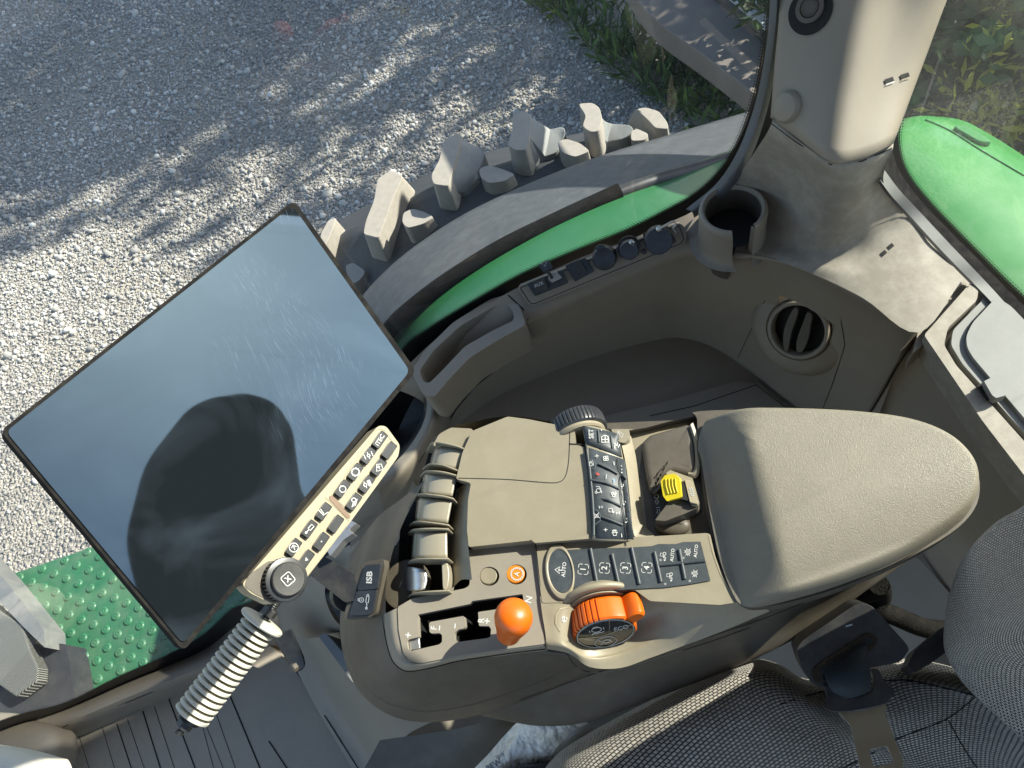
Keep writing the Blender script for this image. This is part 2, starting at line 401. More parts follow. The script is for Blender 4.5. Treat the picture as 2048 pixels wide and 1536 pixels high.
pg('kick_panel', [[(575, 1175, .47), (560, 1235, .40), (590, 1275, .38), (640, 1275, .40)], [(600, 1165, .49), (595, 1225, .43), (620, 1262, .41), (655, 1268, .41)], [(660, 1130, .54), (650, 1190, .5), (670, 1240, .46), (700, 1262, .44)]], M_TRIM, CAB)
# deep side bin: ledge, crest, wall
R3 = [(770, 770, .70), (800, 745, .72), (900, 655, .74), (1030, 578, .76), (1150, 520, .765), (1260, 478, .77), (1372, 430, .79), (1440, 400, .795), (1540, 480, .778), (1640, 512, .788), (1740, 560, .788), (1850, 640, .785)]
R4 = [(840, 800, .68), (855, 775, .70), (950, 695, .72), (1062, 634, .742), (1180, 577, .75), (1280, 532, .757), (1375, 500, .775), (1450, 505, .785), (1530, 512, .79), (1620, 543, .795), (1722, 594, .795), (1832, 666, .79)]
R5 = [(850, 830, .65), (872, 800, .67), (965, 728, .69), (1064, 668, .71), (1180, 612, .72), (1285, 567, .73), (1380, 540, .74), (1445, 540, .755), (1510, 549, .76), (1605, 578, .763), (1700, 634, .758), (1808, 700, .75)]
R6 = [(850, 930, .60), (880, 880, .605), (985, 800, .605), (1080, 755, .605), (1180, 717, .605), (1300, 684, .605), (1360, 677, .605), (1420, 693, .605), (1480, 730, .605), (1545, 785, .605), (1630, 850, .605), (1720, 930, .60)]
o_bin = pg('side_bin_wall', [R3, R4, R5, R6], M_TRIM, CAB, su=5, sv=6)
pg('ledge_upper', [R3, [(u, v + 3, z - .002) for u, v, z in R3]], M_TRIM, CAB, su=3, sv=1)
o_bf = prism('bin_floor', [(850, 900), (985, 795), (1080, 750), (1180, 712), (1300, 679), (1362, 672), (1425, 688), (1490, 725), (1560, 782), (1650, 845), (1760, 960), (1500, 1050), (900, 1050)], Z(.606), .02, M_TRIM, CAB)
prism('bin_floor_step', [(1165, 842), (1340, 800), (1470, 762), (1515, 766), (1640, 870), (1700, 960), (1200, 960)], Z(.612), .006, M_TRIM, CAB, bevel=.003, r=6)
HB = Hit(o_bin, o_bf, fb=Z(.7))
seam('bin_floor_joint', [(1300, 832), (1390, 812), (1512, 770), (1580, 822)], Hit(*[c for c in CAB.children if c.name.startswith('bin_floor')], fb=Z(.612)), CAB, 1.6)
seam('panel_joint', [(1016, 590), (1046, 618), (1056, 640), (1058, 688), (1050, 698), (1000, 733), (950, 772), (912, 818), (893, 850)], HB, CAB, 2.6)
seam('panel_joint', [(1530, 600), (1502, 660), (1476, 716)], HB, CAB, 1.3)
seam('panel_joint', [(1682, 640), (1690, 690), (1668, 760), (1644, 822)], HB, CAB, 1.3)
# front storage pocket on the ledge
pk = rnd([(838, 742), (868, 700), (920, 652), (985, 614), (1010, 606), (1026, 622), (1028, 640), (990, 658), (930, 692), (880, 745), (858, 766), (846, 762)], 8)
inner = [(846 + (u - 935) * 0 + (u - 846) * 1.0, v) for u, v in pk]
PKS = Z(.752)
rim = rnd([(822, 742), (850, 700), (905, 645), (980, 598), (1016, 588), (1040, 612), (1052, 650), (1000, 678), (940, 715), (895, 762), (868, 795), (846, 790)], 10)
prism('storage_pocket_rim', rim, PKS, .05, M_TRIM, CAB, holes=[pk], bevel=.004)
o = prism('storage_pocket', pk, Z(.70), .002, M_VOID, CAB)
grid('pocket_wall', [[PKS(u, v, -.001) for u, v in pk], [PKS(u, v, -.001) - Vector((0, 0, .06)) for u, v in pk]], M_VOID, CAB, su=1, sv=2, closed_u=True)  # wall coloured near black to stand for the shade inside the pocket
# round bottle well behind the display
pg('bottle_well_rim', [[(838, 752, .70), (852, 790, .70), (850, 835, .70), (828, 880, .70), (790, 925, .70), (740, 960, .70)], [(850, 748, .703), (868, 790, .703), (866, 840, .703), (842, 890, .703), (805, 938, .703), (752, 976, .703)],
   [(862, 750, .69), (884, 795, .69), (880, 852, .68), (856, 905, .68), (818, 955, .68), (765, 1000, .67)], [(880, 780, .62), (902, 830, .62), (892, 890, .61), (862, 950, .6), (825, 1010, .6), (770, 1060, .58)]], M_TRIM, CAB, sv=4)
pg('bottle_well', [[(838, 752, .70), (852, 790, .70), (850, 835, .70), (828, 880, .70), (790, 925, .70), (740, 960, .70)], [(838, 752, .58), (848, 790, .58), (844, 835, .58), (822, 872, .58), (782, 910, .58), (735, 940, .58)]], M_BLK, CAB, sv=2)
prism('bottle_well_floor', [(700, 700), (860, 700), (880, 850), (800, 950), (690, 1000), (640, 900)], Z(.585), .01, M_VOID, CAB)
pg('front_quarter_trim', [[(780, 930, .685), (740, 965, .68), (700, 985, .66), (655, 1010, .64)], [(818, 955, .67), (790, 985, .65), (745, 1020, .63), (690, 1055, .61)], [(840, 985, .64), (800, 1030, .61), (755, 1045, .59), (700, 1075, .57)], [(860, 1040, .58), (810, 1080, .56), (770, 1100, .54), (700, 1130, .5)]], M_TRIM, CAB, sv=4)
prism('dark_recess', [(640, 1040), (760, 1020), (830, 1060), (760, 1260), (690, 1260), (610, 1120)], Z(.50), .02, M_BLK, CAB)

# corner pillar and its moulded foot
PB = [[(1548, 215, .94), (1592, 250, .93), (1660, 298, .925), (1722, 294, .92), (1772, 266, .91), (1785, 262, .905)],
      [(1541, 252, .935), (1590, 286, .93), (1660, 331, .925), (1722, 326, .925), (1776, 300, .925), (1786, 296, .925)],
      [(1512, 300, .888), (1575, 345, .872), (1652, 380, .885), (1712, 385, .885), (1756, 352, .89), (1767, 350, .892)],
      [(1470, 360, .835), (1550, 408, .816), (1640, 440, .84), (1712, 430, .845), (1756, 396, .855), (1776, 386, .858)],
      [(1440, 392, .805), (1530, 460, .790), (1632, 496, .804), (1726, 486, .811), (1785, 442, .821), (1808, 424, .824)],
      [(1430, 450, .780), (1525, 502, .789), (1625, 532, .799), (1736, 552, .802), (1826, 504, .808), (1860, 481, .810)],
      [(1428, 500, .787), (1530, 514, .791), (1622, 546, .796), (1726, 596, .797), (1836, 665, .797), (1927, 556, .802)]]
o_pb = pg('pillar_foot', PB, M_LEDGE, CAB, su=6, sv=6)
PL = [[(1570, -420, 1.13), (1640, -420, 1.12), (1740, -420, 1.11), (1850, -420, 1.105), (1960, -420, 1.095), (2010, -420, 1.08)],
      [(1562, -140, 1.035), (1640, -140, 1.045), (1745, -140, 1.052), (1830, -140, 1.040), (1925, -140, 1.03), (1960, -150, 1.01)],
      [(1560, 0, 1.005), (1630, 0, 1.012), (1722, 0, 1.016), (1790, 0, 1.003), (1880, 0, .99), (1898, -10, .965)],
      [(1549, 130, .97), (1610, 140, .976), (1692, 160, .98), (1760, 160, .968), (1832, 140, .957), (1846, 130, .935)],
      [(1541, 235, .938), (1590, 272, .942), (1661, 322, .948), (1722, 317, .942), (1778, 292, .938), (1788, 285, .92)]]
o_pl = pg('corner_pillar', PL, M_TRIM, CAB, su=6, sv=6, thick=.006)
HP = Hit(o_pl, o_pb, fb=Z(.95))
prism3('pocket_shade_block', [(.47, .585, .80), (.60, .58, .80), (.60, .70, .80), (.51, .71, .80)], (0, 0, .30), M_TRIM, CAB)  # unseen block added by the pillar to keep sun off the storage pocket
prism3('corner_pillar_upper', [(.45, .50, 1.0), (.47, .485, 1.0), (.53, .50, 1.0), (.54, .57, 1.0), (.48, .57, 1.0)], (.04, .12, .16), M_TRIM, CAB)
prism3('corner_pillar_top', [(.49, .62, 1.16), (.51, .605, 1.16), (.57, .62, 1.16), (.58, .69, 1.16), (.52, .69, 1.16)], (0, 0, .82), M_TRIM, CAB)
seam('pillar_joint', [(1541, 246), (1590, 282), (1661, 329), (1722, 323), (1783, 297)], HP, CAB, 2.2)
def frame_at(u, v, H):
    p = H(u, v); n = H.n.copy(); return p, n
p, n = frame_at(1576, 214, HP)
lathe('pillar_plug', p, n, [(.0125, -.004), (.0125, .001), (.0105, .0045), (.006, .006), (.001, .0063)], M_TRIM, CAB, 40)
p, n = frame_at(1621, 22, HP)
b = lathe('threaded_boss', p, n, [(.0165, .0005), (.0165, .0012), (.012, .0014)], M_VOID, CAB, 40)
lathe('threaded_insert', p + Vector((0, .001, .003)), n, [(.0105, .0), (.0105, .002), (.0072, .0022), (.006, -.001)], M_SHELL, b, 32)
lathe('thread', p + Vector((0, .001, .003)), n, [(.0066, .0019), (.0064, .0024), (.0056, .0016), (.0050, .0022), (.0042, .0014), (.0036, .0020), (.0026, .0012), (.0012, .0010)], M_SHELL, b, 24)
for (u, v) in [(1777, 161), (1808, 152)]:
    icon('clip_slot', (u, v), 1, (1, -.35), [[(-9, 0), (9, 0)]], HP, M_VOID, CAB, wd=9, off=.0008)
    icon('clip_slot_edge', (u, v), 1, (1, -.35), [[(-10, -6), (8, -6)]], HP, M_WHT if u < 1790 else M_CRM, CAB, wd=2, off=.0012)
HLG = Hit(o_pb, o_bin, fb=Z(.8))
# rear ledge pieces
0 and prism('rear_ledge', [(1600, 540), (1728, 584), (1835, 556), (1925, 552), (1930, 563), (1838, 662), (1830, 664), (1725, 594), (1640, 550)], Z(.801), .02, M_LEDGE, CAB, bevel=.003)
for (u, v) in [(1767, 507), (1781, 493)]:
    icon('clip_slot', (u, v), 1, (1, -.8), [[(-5, 0), (6, 0)]], HLG, M_VOID, CAB, wd=8, off=.0008)
o_rl2 = prism('rear_ledge_extension', rnd([(1848, 670), (1944, 562), (1958, 572), (1954, 600), (1896, 655), (1888, 690), (1912, 730), (2100, 940), (2100, 1010), (2048, 950), (1965, 842)], 6), Z(.795), .03, M_LEDGE, CAB, bevel=.004)
prism('rear_ledge_end', rnd([(1836, 664), (1928, 562), (1934, 570), (1928, 590), (1846, 690), (1826, 705)], 3), Z(.785), .03, M_TRIM, CAB, bevel=.003)
o_lid = prism('storage_box_frame', rnd([(1944, 555), (1968, 570), (1965, 600), (1906, 660), (1902, 690), (1925, 728), (2120, 945), (2200, 940), (2200, 760), (2048, 640), (1975, 560)], 8), Z(.793), .02, M_GRYM, CAB, bevel=.002)
lid = rnd([(1993, 594), (2022, 612), (2140, 735), (2140, 930), (2060, 850), (1946, 715), (1934, 695), (1932, 672), (1945, 645)], 10)
o_l = prism('storage_box_lid', lid, Z(.797), .004, M_GRYM, CAB, bevel=.001)
seam('lid_joint', lid, Z(.7945), CAB, 4, off=.0004, close=True)
prism('lid_hinge', rnd([(1968, 762), (1998, 748), (2016, 782), (2014, 790), (1992, 796), (1984, 790)], 3), Z(.806), .01, M_GRYM, CAB, bevel=.001)
prism('hinge_gap', [(1966, 764), (1984, 790), (1992, 797), (1975, 800), (1955, 772)], Z(.799), .002, M_VOID, CAB)
# dark wall under the rear ledge
pg('rear_bin_wall', [[(1800, 700, .782), (1848, 668, .785), (1905, 745, .785), (1965, 842, .785), (2048, 948, .785), (2140, 1050, .785)],
                     [(1790, 730, .74), (1830, 722, .74), (1885, 800, .73), (1950, 890, .73), (2030, 990, .73), (2120, 1090, .73)],
                     [(1690, 900, .60), (1700, 930, .58), (1760, 1000, .55), (1830, 1090, .5), (1900, 1190, .45), (1990, 1300, .4)]], M_TRIM, CAB, sv=5)
pg('rear_lower_panel', [[(1690, 930, .59), (1760, 1040, .55), (1830, 1110, .5), (1930, 1220, .45)], [(1500, 1000, .52), (1650, 1150, .46), (1750, 1250, .42), (1850, 1350, .38)], [(1300, 1100, .40), (1500, 1300, .34), (1650, 1400, .3), (1750, 1480, .28)]], M_TRIM, CAB)
seam('panel_joint', [(1832, 672), (1792, 735), (1765, 785), (1738, 830)], Hit(o_bin, *[c for c in CAB.children if c.name.startswith('rear_bin')], fb=Z(.7)), CAB, 4)

# round air vent on the rear bin wall
VN = Vector((-.52, -.36, .77)).normalized(); VP = HB(1600, 657); VN = (VN * .6 + HB.n * .4).normalized(); VP = VP + VN * .008
bm = bmesh.new(); bm.from_mesh(o_bin.data)
bmesh.ops.delete(bm, geom=[f for f in bm.faces if ((f.calc_center_median() - VP) - VN * (f.calc_center_median() - VP).dot(VN)).length < .033 * U], context='FACES'); bm.to_mesh(o_bin.data); bm.free()
VENT = thing('air_vent', 'round black air vent with two slats set in the rear wall of the side bin', 'air vent', tuple(VP))
VX = VN.cross(Vector((0, 0, 1))).normalized()
lathe('vent_surround', VP - VN * (.03 * U), VN, [(.057, .0), (.0550, .014), (.0500, .023), (.0440, .0275), (.0335, .029), (.032, .027), (.032, .0)], M_TRIM, VENT, 64)
bb = lathe('vent_bezel', VP - VN * (.03 * U), VN, [(.0315, .0), (.0315, .031), (.0300, .033), (.0272, .033), (.0262, .031), (.0262, .006)], M_TRIM, VENT, 64)
lathe('vent_throat', VP - VN * (.03 * U), VN, [(.0268, .002), (.0268, .020), (.0255, .0205)], M_VOID, VENT, 48)
VS = Pl(VP + VN * (.002 * U), VN)
for px in ([(1588, 616), (1574, 640), (1566, 670), (1567, 700), (1576, 702), (1582, 670), (1592, 640), (1597, 620)], [(1614, 625), (1606, 645), (1596, 670), (1592, 690), (1594, 704), (1606, 702), (1616, 680), (1621, 655), (1624, 630)]):
    prism('vent_slat', cat(px, 3), VS, .004, M_SHELL, VENT, bevel=.001)

# cup holder at the rear end of the socket ledge
CP = Pz(1466, 422, .825)
CUP = thing('cup_holder', 'open-fronted grey-beige cup holder beside the corner pillar', 'cup holder', (CP.x, CP.y, zu(.76)))
def cupring(r, z, n=40, gap=20, cx=CP.x, cy=CP.y, ell_=1.0):
    o = []
    for i in range(n + 1):
        t = R(GA + gap + (360 - 2 * gap) * i / n); o.append(Vector((cx + U * .78 * r * math.cos(t), cy + U * .78 * r * math.sin(t) * ell_, zu(z - (.018 if z > .79 else 0)))))
    return o
GA = 258
grid('cup_wall_outer', [cupring(.053, .783, gap=11), cupring(.043, .805, gap=17), cupring(.041, .832, gap=18), cupring(.0415, .842, gap=19)], M_TRIM, CUP, su=1, sv=3)
grid('cup_rim', [cupring(.0415, .842, gap=19), cupring(.040, .847, gap=20), cupring(.036, .848, gap=21), cupring(.0335, .844, gap=22)], M_TRIM, CUP, su=1, sv=3)
grid('cup_wall_inner', [cupring(.0335, .844, gap=22), cupring(.031, .80, gap=23), cupring(.029, .745, gap=24)], M_SHELL, CUP, su=1, sv=2)
for sgn in (-1, 1):
    t = R(GA + sgn * 20); d = Vector((math.cos(t), math.sin(t), 0)); c0 = Vector((CP.x, CP.y, 0))
    grid('slot_edge', [[c0 + d * (U * .78 * .0415) + Vector((0, 0, zu(0.8250))), c0 + d * (U * .78 * .042) + Vector((0, 0, zu(0.7820))), c0 + d * (U * .78 * .047) + Vector((0, 0, zu(.782)))], [c0 + d * (U * .78 * .0375) + Vector((0, 0, zu(0.8285))), c0 + d * (U * .78 * .036) + Vector((0, 0, zu(0.7820))), c0 + d * (U * .78 * .034) + Vector((0, 0, zu(.782)))], [c0 + d * (U * .78 * .0335) + Vector((0, 0, zu(0.8260))), c0 + d * (U * .78 * .031) + Vector((0, 0, zu(0.7820))), c0 + d * (U * .78 * .029) + Vector((0, 0, zu(.782)))]], M_TRIM, CUP, su=3, sv=3)
prism('slot_opening', rnd([(1452, 474), (1478, 474), (1474, 485), (1468, 508), (1460, 515), (1446, 513), (1440, 506), (1446, 478)], 3), Z(.7925), .002, M_VOID, CUP)
lathe('cup_floor', (CP.x, CP.y, zu(.800)), (0, 0, 1), [(.0245, 0), (.0245, .001)], M_VOID, CUP)

# ------------------------------------------------------------------ socket panel
SOC = thing('socket_panel', 'grey-beige plate with a row of power and data sockets on the window ledge', 'socket panel', tuple(Pz(1200, 540, .77)))
A_, B_, C_ = Pz(1040, 585, .763), Pz(1372, 455, .795), Pz(1210, 560, .762)
SP = Pl(A_, (B_ - A_).cross(Pz(1380, 488, .782) - A_))
if SP.n.z < 0: SP.n = -SP.n
o_sp = prism('socket_plate', rnd([(1034, 574), (1360, 446), (1370, 456), (1374, 478), (1366, 490), (1068, 612), (1058, 610)], 6), SP, .012, M_TRIM, SOC, bevel=.0015, off=.002)
seam('plate_joint', rnd([(1040, 576), (1358, 451), (1368, 478), (1362, 487), (1068, 608), (1060, 606)], 4), SP, SOC, 1.5, off=.0024, close=True)
aux = prism('aux_socket', rnd([(1054, 568), (1124, 540), (1137, 566), (1070, 593)], 4), SP, .006, M_KEY, SOC, bevel=.001, off=.006)
prism('aux_cover', rnd([(1064, 567), (1088, 557), (1098, 578), (1074, 588)], 3), SP, .004, M_BLK, aux, bevel=.0008, off=.010)
text('aux_lettering', 'AUX', (1077.5, 569), 6.5, (.92, -.38), SP, M_WHT, aux, off=.0106)
prism('port', rnd([(1103, 560), (1120, 553), (1123, 560), (1107, 567)], 1.5), SP, .002, M_VOID, aux, off=.0085)
prism('broken_hinge_cover', rnd([(1098, 548), (1112, 543), (1124, 556), (1104, 566), (1096, 558)], 3), SP, .003, mat('clear dusty plastic', (.30, .30, .28), .35, var=.3, vscale=300), aux, off=.0095, bevel=.0006)
prism('open_flap', rnd([(1076, 530), (1096, 520), (1106, 536), (1088, 546)], 3), SP, .003, M_KEY, aux, off=.016, bevel=.0008)
for q in ((1084, 527), (1090, 531), (1092, 525)): icon('flap_mark', q, 2, (1, -.4), [circ(0, 0, .8, 8)], SP, M_GRYP, aux, wd=.8, off=.0165)
tube('flap_strap', [SP(1092, 542, .016), SP(1100, 548, .014), SP(1104, 556, .011)], .0016, M_KEY, aux)
sq = prism('square_socket', rnd([(1130, 532), (1170, 516), (1188, 543), (1150, 564)], 3), SP, .004, M_KEY, SOC, bevel=.001, off=.004)
prism('square_cover', rnd([(1138, 528), (1159, 519), (1173, 542), (1170, 548), (1162, 544), (1154, 550)], 3), SP, .004, M_BLK, sq, bevel=.001, off=.008)
dxs = Vector((.93, -.37))
rs = lathe('round_socket', SP(1209, 514, .002), SP.n, [(.0130, 0), (.0130, .004), (.0122, .005)], M_BLK, SOC, 40)
lathe('round_cap', SP(1209, 514, .002), SP.n, [(.0122, .004), (.0124, .009), (.0112, .011), (.002, .012)], M_KEY, rs, 40)
prism('cap_tab', rnd([(1188, 498), (1199, 489), (1212, 492), (1206, 500)], 3), SP, .004, M_KEY, rs, off=.013, bevel=.001)
cs = lathe('capped_connector', SP(1258, 494, .002), SP.n, [(.0118, 0), (.0118, .003), (.0092, .0035), (.0092, .010), (.0098, .011), (.0098, .019), (.0088, .021), (.002, .0215)], M_KEY, SOC, 40)
lathe('cap_rivet', SP(1263, 484, .022), SP.n, [(.0026, -.001), (.0026, .001), (.0015, .0018)], M_STEEL, cs, 16)
tube('retaining_strap', [SP(u, v, h) for u, v, h in cat([(1263, 485, .0235), (1268, 492, .022), (1272, 504, .016), (1268, 515, .010), (1258, 518, .006), (1244, 513, .006), (1236, 502, .008), (1235, 492, .010)], 4, False)], .0013, mat('grey nylon strap', (.10, .11, .12), .5), cs)
lathe('screw', SP(1288, 503, .002), SP.n, [(.0028, 0), (.0028, .002), (.0018, .0022)], M_BLK, SOC, 16)
dc = prism('diagnostic_socket', rnd([(1285, 470), (1335, 452), (1354, 484), (1305, 500)], 4), SP, .004, M_KEY, SOC, bevel=.001, off=.006)
for q in ((1291, 470), (1346, 482), (1308, 494), (1334, 458)): lathe('mounting_screw', SP(q[0], q[1], .006), SP.n, [(.0026, 0), (.0026, .002), (.0012, .0022)], M_BLK, dc, 14)
lathe('connector_cap', SP(1316, 476, .006), SP.n, [(.0132, 0), (.0132, .006), (.0142, .007), (.0142, .017), (.0130, .019), (.002, .0195)], M_KEY, dc, 44, rib=(22, .0006), ribidx=(2, 3))
CT0 = SP(1318, 457, .0255)
lathe('cap_rivet', CT0, SP.n, [(.0030, -.001), (.0030, .001), (.0018, .002)], M_STEEL, dc, 16)
ch = cat([(1319, 457, .030), (1328, 453, .030), (1338, 446, .029), (1347, 443, .027), (1352, 450, .024), (1346, 456, .022), (1350, 464, .018), (1349, 470, .014)], 4, False)
bm = bmesh.new()
for q in ch:
    bmesh.ops.create_uvsphere(bm, u_segments=8, v_segments=6, radius=.0013, matrix=Matrix.Translation(SP(q[0], q[1], q[2])))
link('ball_chain', fin(bm), M_STEEL, dc)

# ------------------------------------------------------------------ windows
def glassmat(name, tint, haze, hs=3.0, gloss=.0, scr=True):
    m = bpy.data.materials.new(name); m.use_nodes = True; N = m.node_tree.nodes; L = m.node_tree.links; N.clear()
    out = N.new('ShaderNodeOutputMaterial'); tr = N.new('ShaderNodeBsdfTransparent'); tr.inputs[0].default_value = (*tint, 1)
    gl = N.new('ShaderNodeBsdfGlossy'); gl.inputs['Roughness'].default_value = 0.0; gl.inputs[0].default_value = (1, 1, 1, 1)
    fr = N.new('ShaderNodeFresnel'); fr.inputs[0].default_value = 1.45
    m1 = N.new('ShaderNodeMixShader'); L.new(fr.outputs[0], m1.inputs[0]); L.new(tr.outputs[0], m1.inputs[1]); L.new(gl.outputs[0], m1.inputs[2])
    df = N.new('ShaderNodeBsdfDiffuse'); df.inputs[0].default_value = (.52, .60, .68, 1)
    tl = N.new('ShaderNodeBsdfTranslucent'); tl.inputs[0].default_value = (.5, .52, .5, 1); ad = N.new('ShaderNodeMixShader'); ad.inputs[0].default_value = .5
    L.new(df.outputs[0], ad.inputs[1]); L.new(tl.outputs[0], ad.inputs[2])
    tc = N.new('ShaderNodeTexCoord'); n1 = N.new('ShaderNodeTexNoise'); n1.inputs['Scale'].default_value = hs; n1.inputs['Detail'].default_value = 8; n1.inputs['Roughness'].default_value = .7
    L.new(tc.outputs['Object'], n1.inputs['Vector'])
    n2 = N.new('ShaderNodeTexNoise'); n2.inputs['Scale'].default_value = 260; n2.inputs['Detail'].default_value = 2; L.new(tc.outputs['Object'], n2.inputs['Vector'])
    mr = N.new('ShaderNodeMapRange'); mr.inputs[1].default_value = .38; mr.inputs[2].default_value = .75; mr.inputs[3].default_value = haze * .35; mr.inputs[4].default_value = haze
    L.new(n1.outputs['Fac'], mr.inputs[0])
    sp = N.new('ShaderNodeMapRange'); sp.inputs[1].default_value = .70; sp.inputs[2].default_value = .76; sp.inputs[4].default_value = haze * 2.2; L.new(n2.outputs['Fac'], sp.inputs[0])
    # vertical run marks and fine scratches
    mp = N.new('ShaderNodeMapping'); mp.inputs['Scale'].default_value = (90, 90, 1.6); mp.inputs['Rotation'].default_value = (0, .06, 0); L.new(tc.outputs['Object'], mp.inputs[0])
    n3 = N.new('ShaderNodeTexNoise'); n3.inputs['Scale'].default_value = 1; n3.inputs['Detail'].default_value = 2; L.new(mp.outputs[0], n3.inputs['Vector'])
    s3 = N.new('ShaderNodeMapRange'); s3.inputs[1].default_value = .66; s3.inputs[2].default_value = .74; s3.inputs[4].default_value = haze * 1.1; L.new(n3.outputs['Fac'], s3.inputs[0])
    a1 = N.new('ShaderNodeMath'); a1.operation = 'ADD'; L.new(mr.outputs[0], a1.inputs[0]); L.new(sp.outputs[0], a1.inputs[1])
    a2 = N.new('ShaderNodeMath'); a2.operation = 'ADD'; L.new(a1.outputs[0], a2.inputs[0]); L.new(s3.outputs[0], a2.inputs[1])
    m2 = N.new('ShaderNodeMixShader'); L.new(a2.outputs[0], m2.inputs[0]); L.new(m1.outputs[0], m2.inputs[1]); L.new(ad.outputs[0], m2.inputs[2])
    L.new(m2.outputs[0], out.inputs[0]); return m
M_GL = glassmat('tinted side glass', (.90, .93, .92), .045)
M_GLR = glassmat('dusty rear glass', (.94, .97, .92), .11, 6)
def fritmat():
    m = bpy.data.materials.new('ceramic frit dots'); m.use_nodes = True; N = m.node_tree.nodes; L = m.node_tree.links; N.clear()
    out = N.new('ShaderNodeOutputMaterial'); tr = N.new('ShaderNodeBsdfTransparent'); pb = N.new('ShaderNodeBsdfPrincipled'); pb.inputs['Base Color'].default_value = (.006, .006, .007, 1); pb.inputs['Roughness'].default_value = .35
    uv = N.new('ShaderNodeUVMap'); uv.uv_map = 'UVMap'; sx = N.new('ShaderNodeSeparateXYZ'); L.new(uv.outputs[0], sx.inputs[0])
    def mth(op, a, b=None):
        q = N.new('ShaderNodeMath'); q.operation = op
        for k, x in enumerate((a, b)):
            if x is None: continue
            if isinstance(x, (int, float)): q.inputs[k].default_value = x
            else: L.new(x, q.inputs[k])
        return q.outputs[0]
    ps = .0046                                   # dot pitch, staggered rows
    u = mth('DIVIDE', sx.outputs[0], ps); v = mth('DIVIDE', sx.outputs[1], ps * .86)
    row = mth('FLOOR', v); sh = mth('MULTIPLY', mth('MODULO', row, 2), .5)
    fu = mth('SUBTRACT', mth('FRACT', mth('ADD', u, sh)), .5); fv = mth('SUBTRACT', mth('FRACT', v), .5)
    d = mth('SQRT', mth('ADD', mth('MULTIPLY', fu, fu), mth('MULTIPLY', fv, fv)))
    rad = mth('MULTIPLY', mth('SUBTRACT', sx.outputs[1], 0.0004), .66 / .0135)     # grows from the clear edge inwards
    k = mth('LESS_THAN', d, rad)
    mx = N.new('ShaderNodeMixShader'); L.new(k, mx.inputs[0]); L.new(tr.outputs[0], mx.inputs[1]); L.new(pb.outputs[0], mx.inputs[2]); L.new(mx.outputs[0], out.inputs[0])
    return m
M_FRIT = fritmat()
GY = YG * U; SG = Pl((0, GY, 0), (0, -1, 0))
WIN = thing('side_window', 'large tinted side window with a black dotted border overlooking the gravel and tyre', 'window', (-.5, GY, zu(.3)))
def quad(name, pts, m, parent, thick=0):
    bm = bmesh.new(); bm.faces.new([bm.verts.new(p) for p in pts]); return link(name, fin(bm), m, parent, 0)
quad('glass_pane', [(-1.95, GY, -.35), (.52, GY, -.35), (.52, GY, ROOFZ), (-1.95, GY, ROOFZ)], M_GL, WIN)
edge = [(-160, 1500), (0, 1438), (60, 1420), (130, 1402), (230, 1352), (330, 1308), (400, 1268), (455, 1218), (500, 1200), (560, 1165), (640, 1040), (720, 830), (790, 700), (850, 650), (930, 600), (1040, 538), (1150, 490), (1250, 450), (1330, 410), (1390, 375), (1435, 330), (1468, 272), (1494, 195), (1511, 110), (1521, 20), (1525, -80), (1528, -300), (1535, -700)]
inn = []
E2 = cat(edge, 4, False)
def offs(line, dist):
    o = []
    for i, p in enumerate(line):
        a = line[max(0, i - 1)]; b = line[min(len(line) - 1, i + 1)]; t = (b - a).normalized(); o.append(p + Vector((-t.z, t.y, t.x)) * dist if False else (p, t))
    return o
def frit(name, edge_px, surf, toward, widths, parent, off=.0015):
    """band of dots from the clear edge to the solid border; rows of 3-D points in the glass plane"""
    E = [surf(p[0], p[1], off) for p in cat(edge_px, 4, False)]; n = surf.n; rows = [[] for _ in widths]
    for i, p in enumerate(E):
        t = (E[min(len(E) - 1, i + 1)] - E[max(0, i - 1)]).normalized(); s = n.cross(t).normalized()
        if s.dot(toward(p)) < 0: s = -s
        for k, wd in enumerate(widths): rows[k].append(p + s * wd)
    return rows, E
cen = Vector((-.2, GY, 1.3))
rows, E = frit('f', edge, SG, lambda p: (p - cen), (0, .0197, .046, .085), WIN)
fr1 = grid('dotted_border', rows[:2], M_FRIT, WIN, su=1, sv=1, smooth=0)
fr2 = grid('black_border', rows[1:], mat('black frit', (.006, .006, .007), .35), WIN, su=1, sv=1, smooth=0)
# rubber seal between glass and trim
sealp = [(1385, 418), (1440, 375), (1480, 315), (1510, 235), (1530, 160), (1545, 60), (1550, -60), (1552, -300)]
pg('window_seal', [[(1372, 418, .80), (1432, 368, .83), (1474, 305, .87), (1504, 228, .90), (1523, 150, .94), (1537, 50, .985), (1541, -60, 1.02), (1544, -300, 1.09)],
                   [(1384, 424, .803), (1444, 378, .833), (1488, 313, .873), (1518, 233, .905), (1538, 150, .945), (1551, 50, .99), (1556, -60, 1.025), (1560, -300, 1.095)],
                   [(1388, 436, .79), (1450, 392, .82), (1498, 322, .86), (1529, 240, .895), (1549, 152, .935), (1562, 50, .98), (1568, -60, 1.015), (1572, -300, 1.085)]], mat('grey seal rubber', (.09, .095, .10), .6, bump=(900, .2)), CAB, sv=3)
XG = .45 * U
SB = Pl((XG, 0, 0), (-1, 0, 0))
RW = thing('rear_window', 'dusty rear window with black dotted border looking out on the green panel', 'window', (XG, .1, .83))
quad('glass_pane', [(XG, .60, .30), (XG, -.9, .30), (XG, -.9, ROOFZ), (XG, .60, ROOFZ)], M_GLR, RW)
redge = [(1852, 60), (1830, 160), (1814, 240), (1810, 290), (1826, 342), (1872, 400), (1930, 460), (2015, 545), (2090, 615), (2180, 700), (2320, 830)]
cen2 = Vector((XG, 0, 1.3))
rows, E = frit('f', redge, SB, lambda p: (p - cen2), (0, .0197, .034, .055), RW)
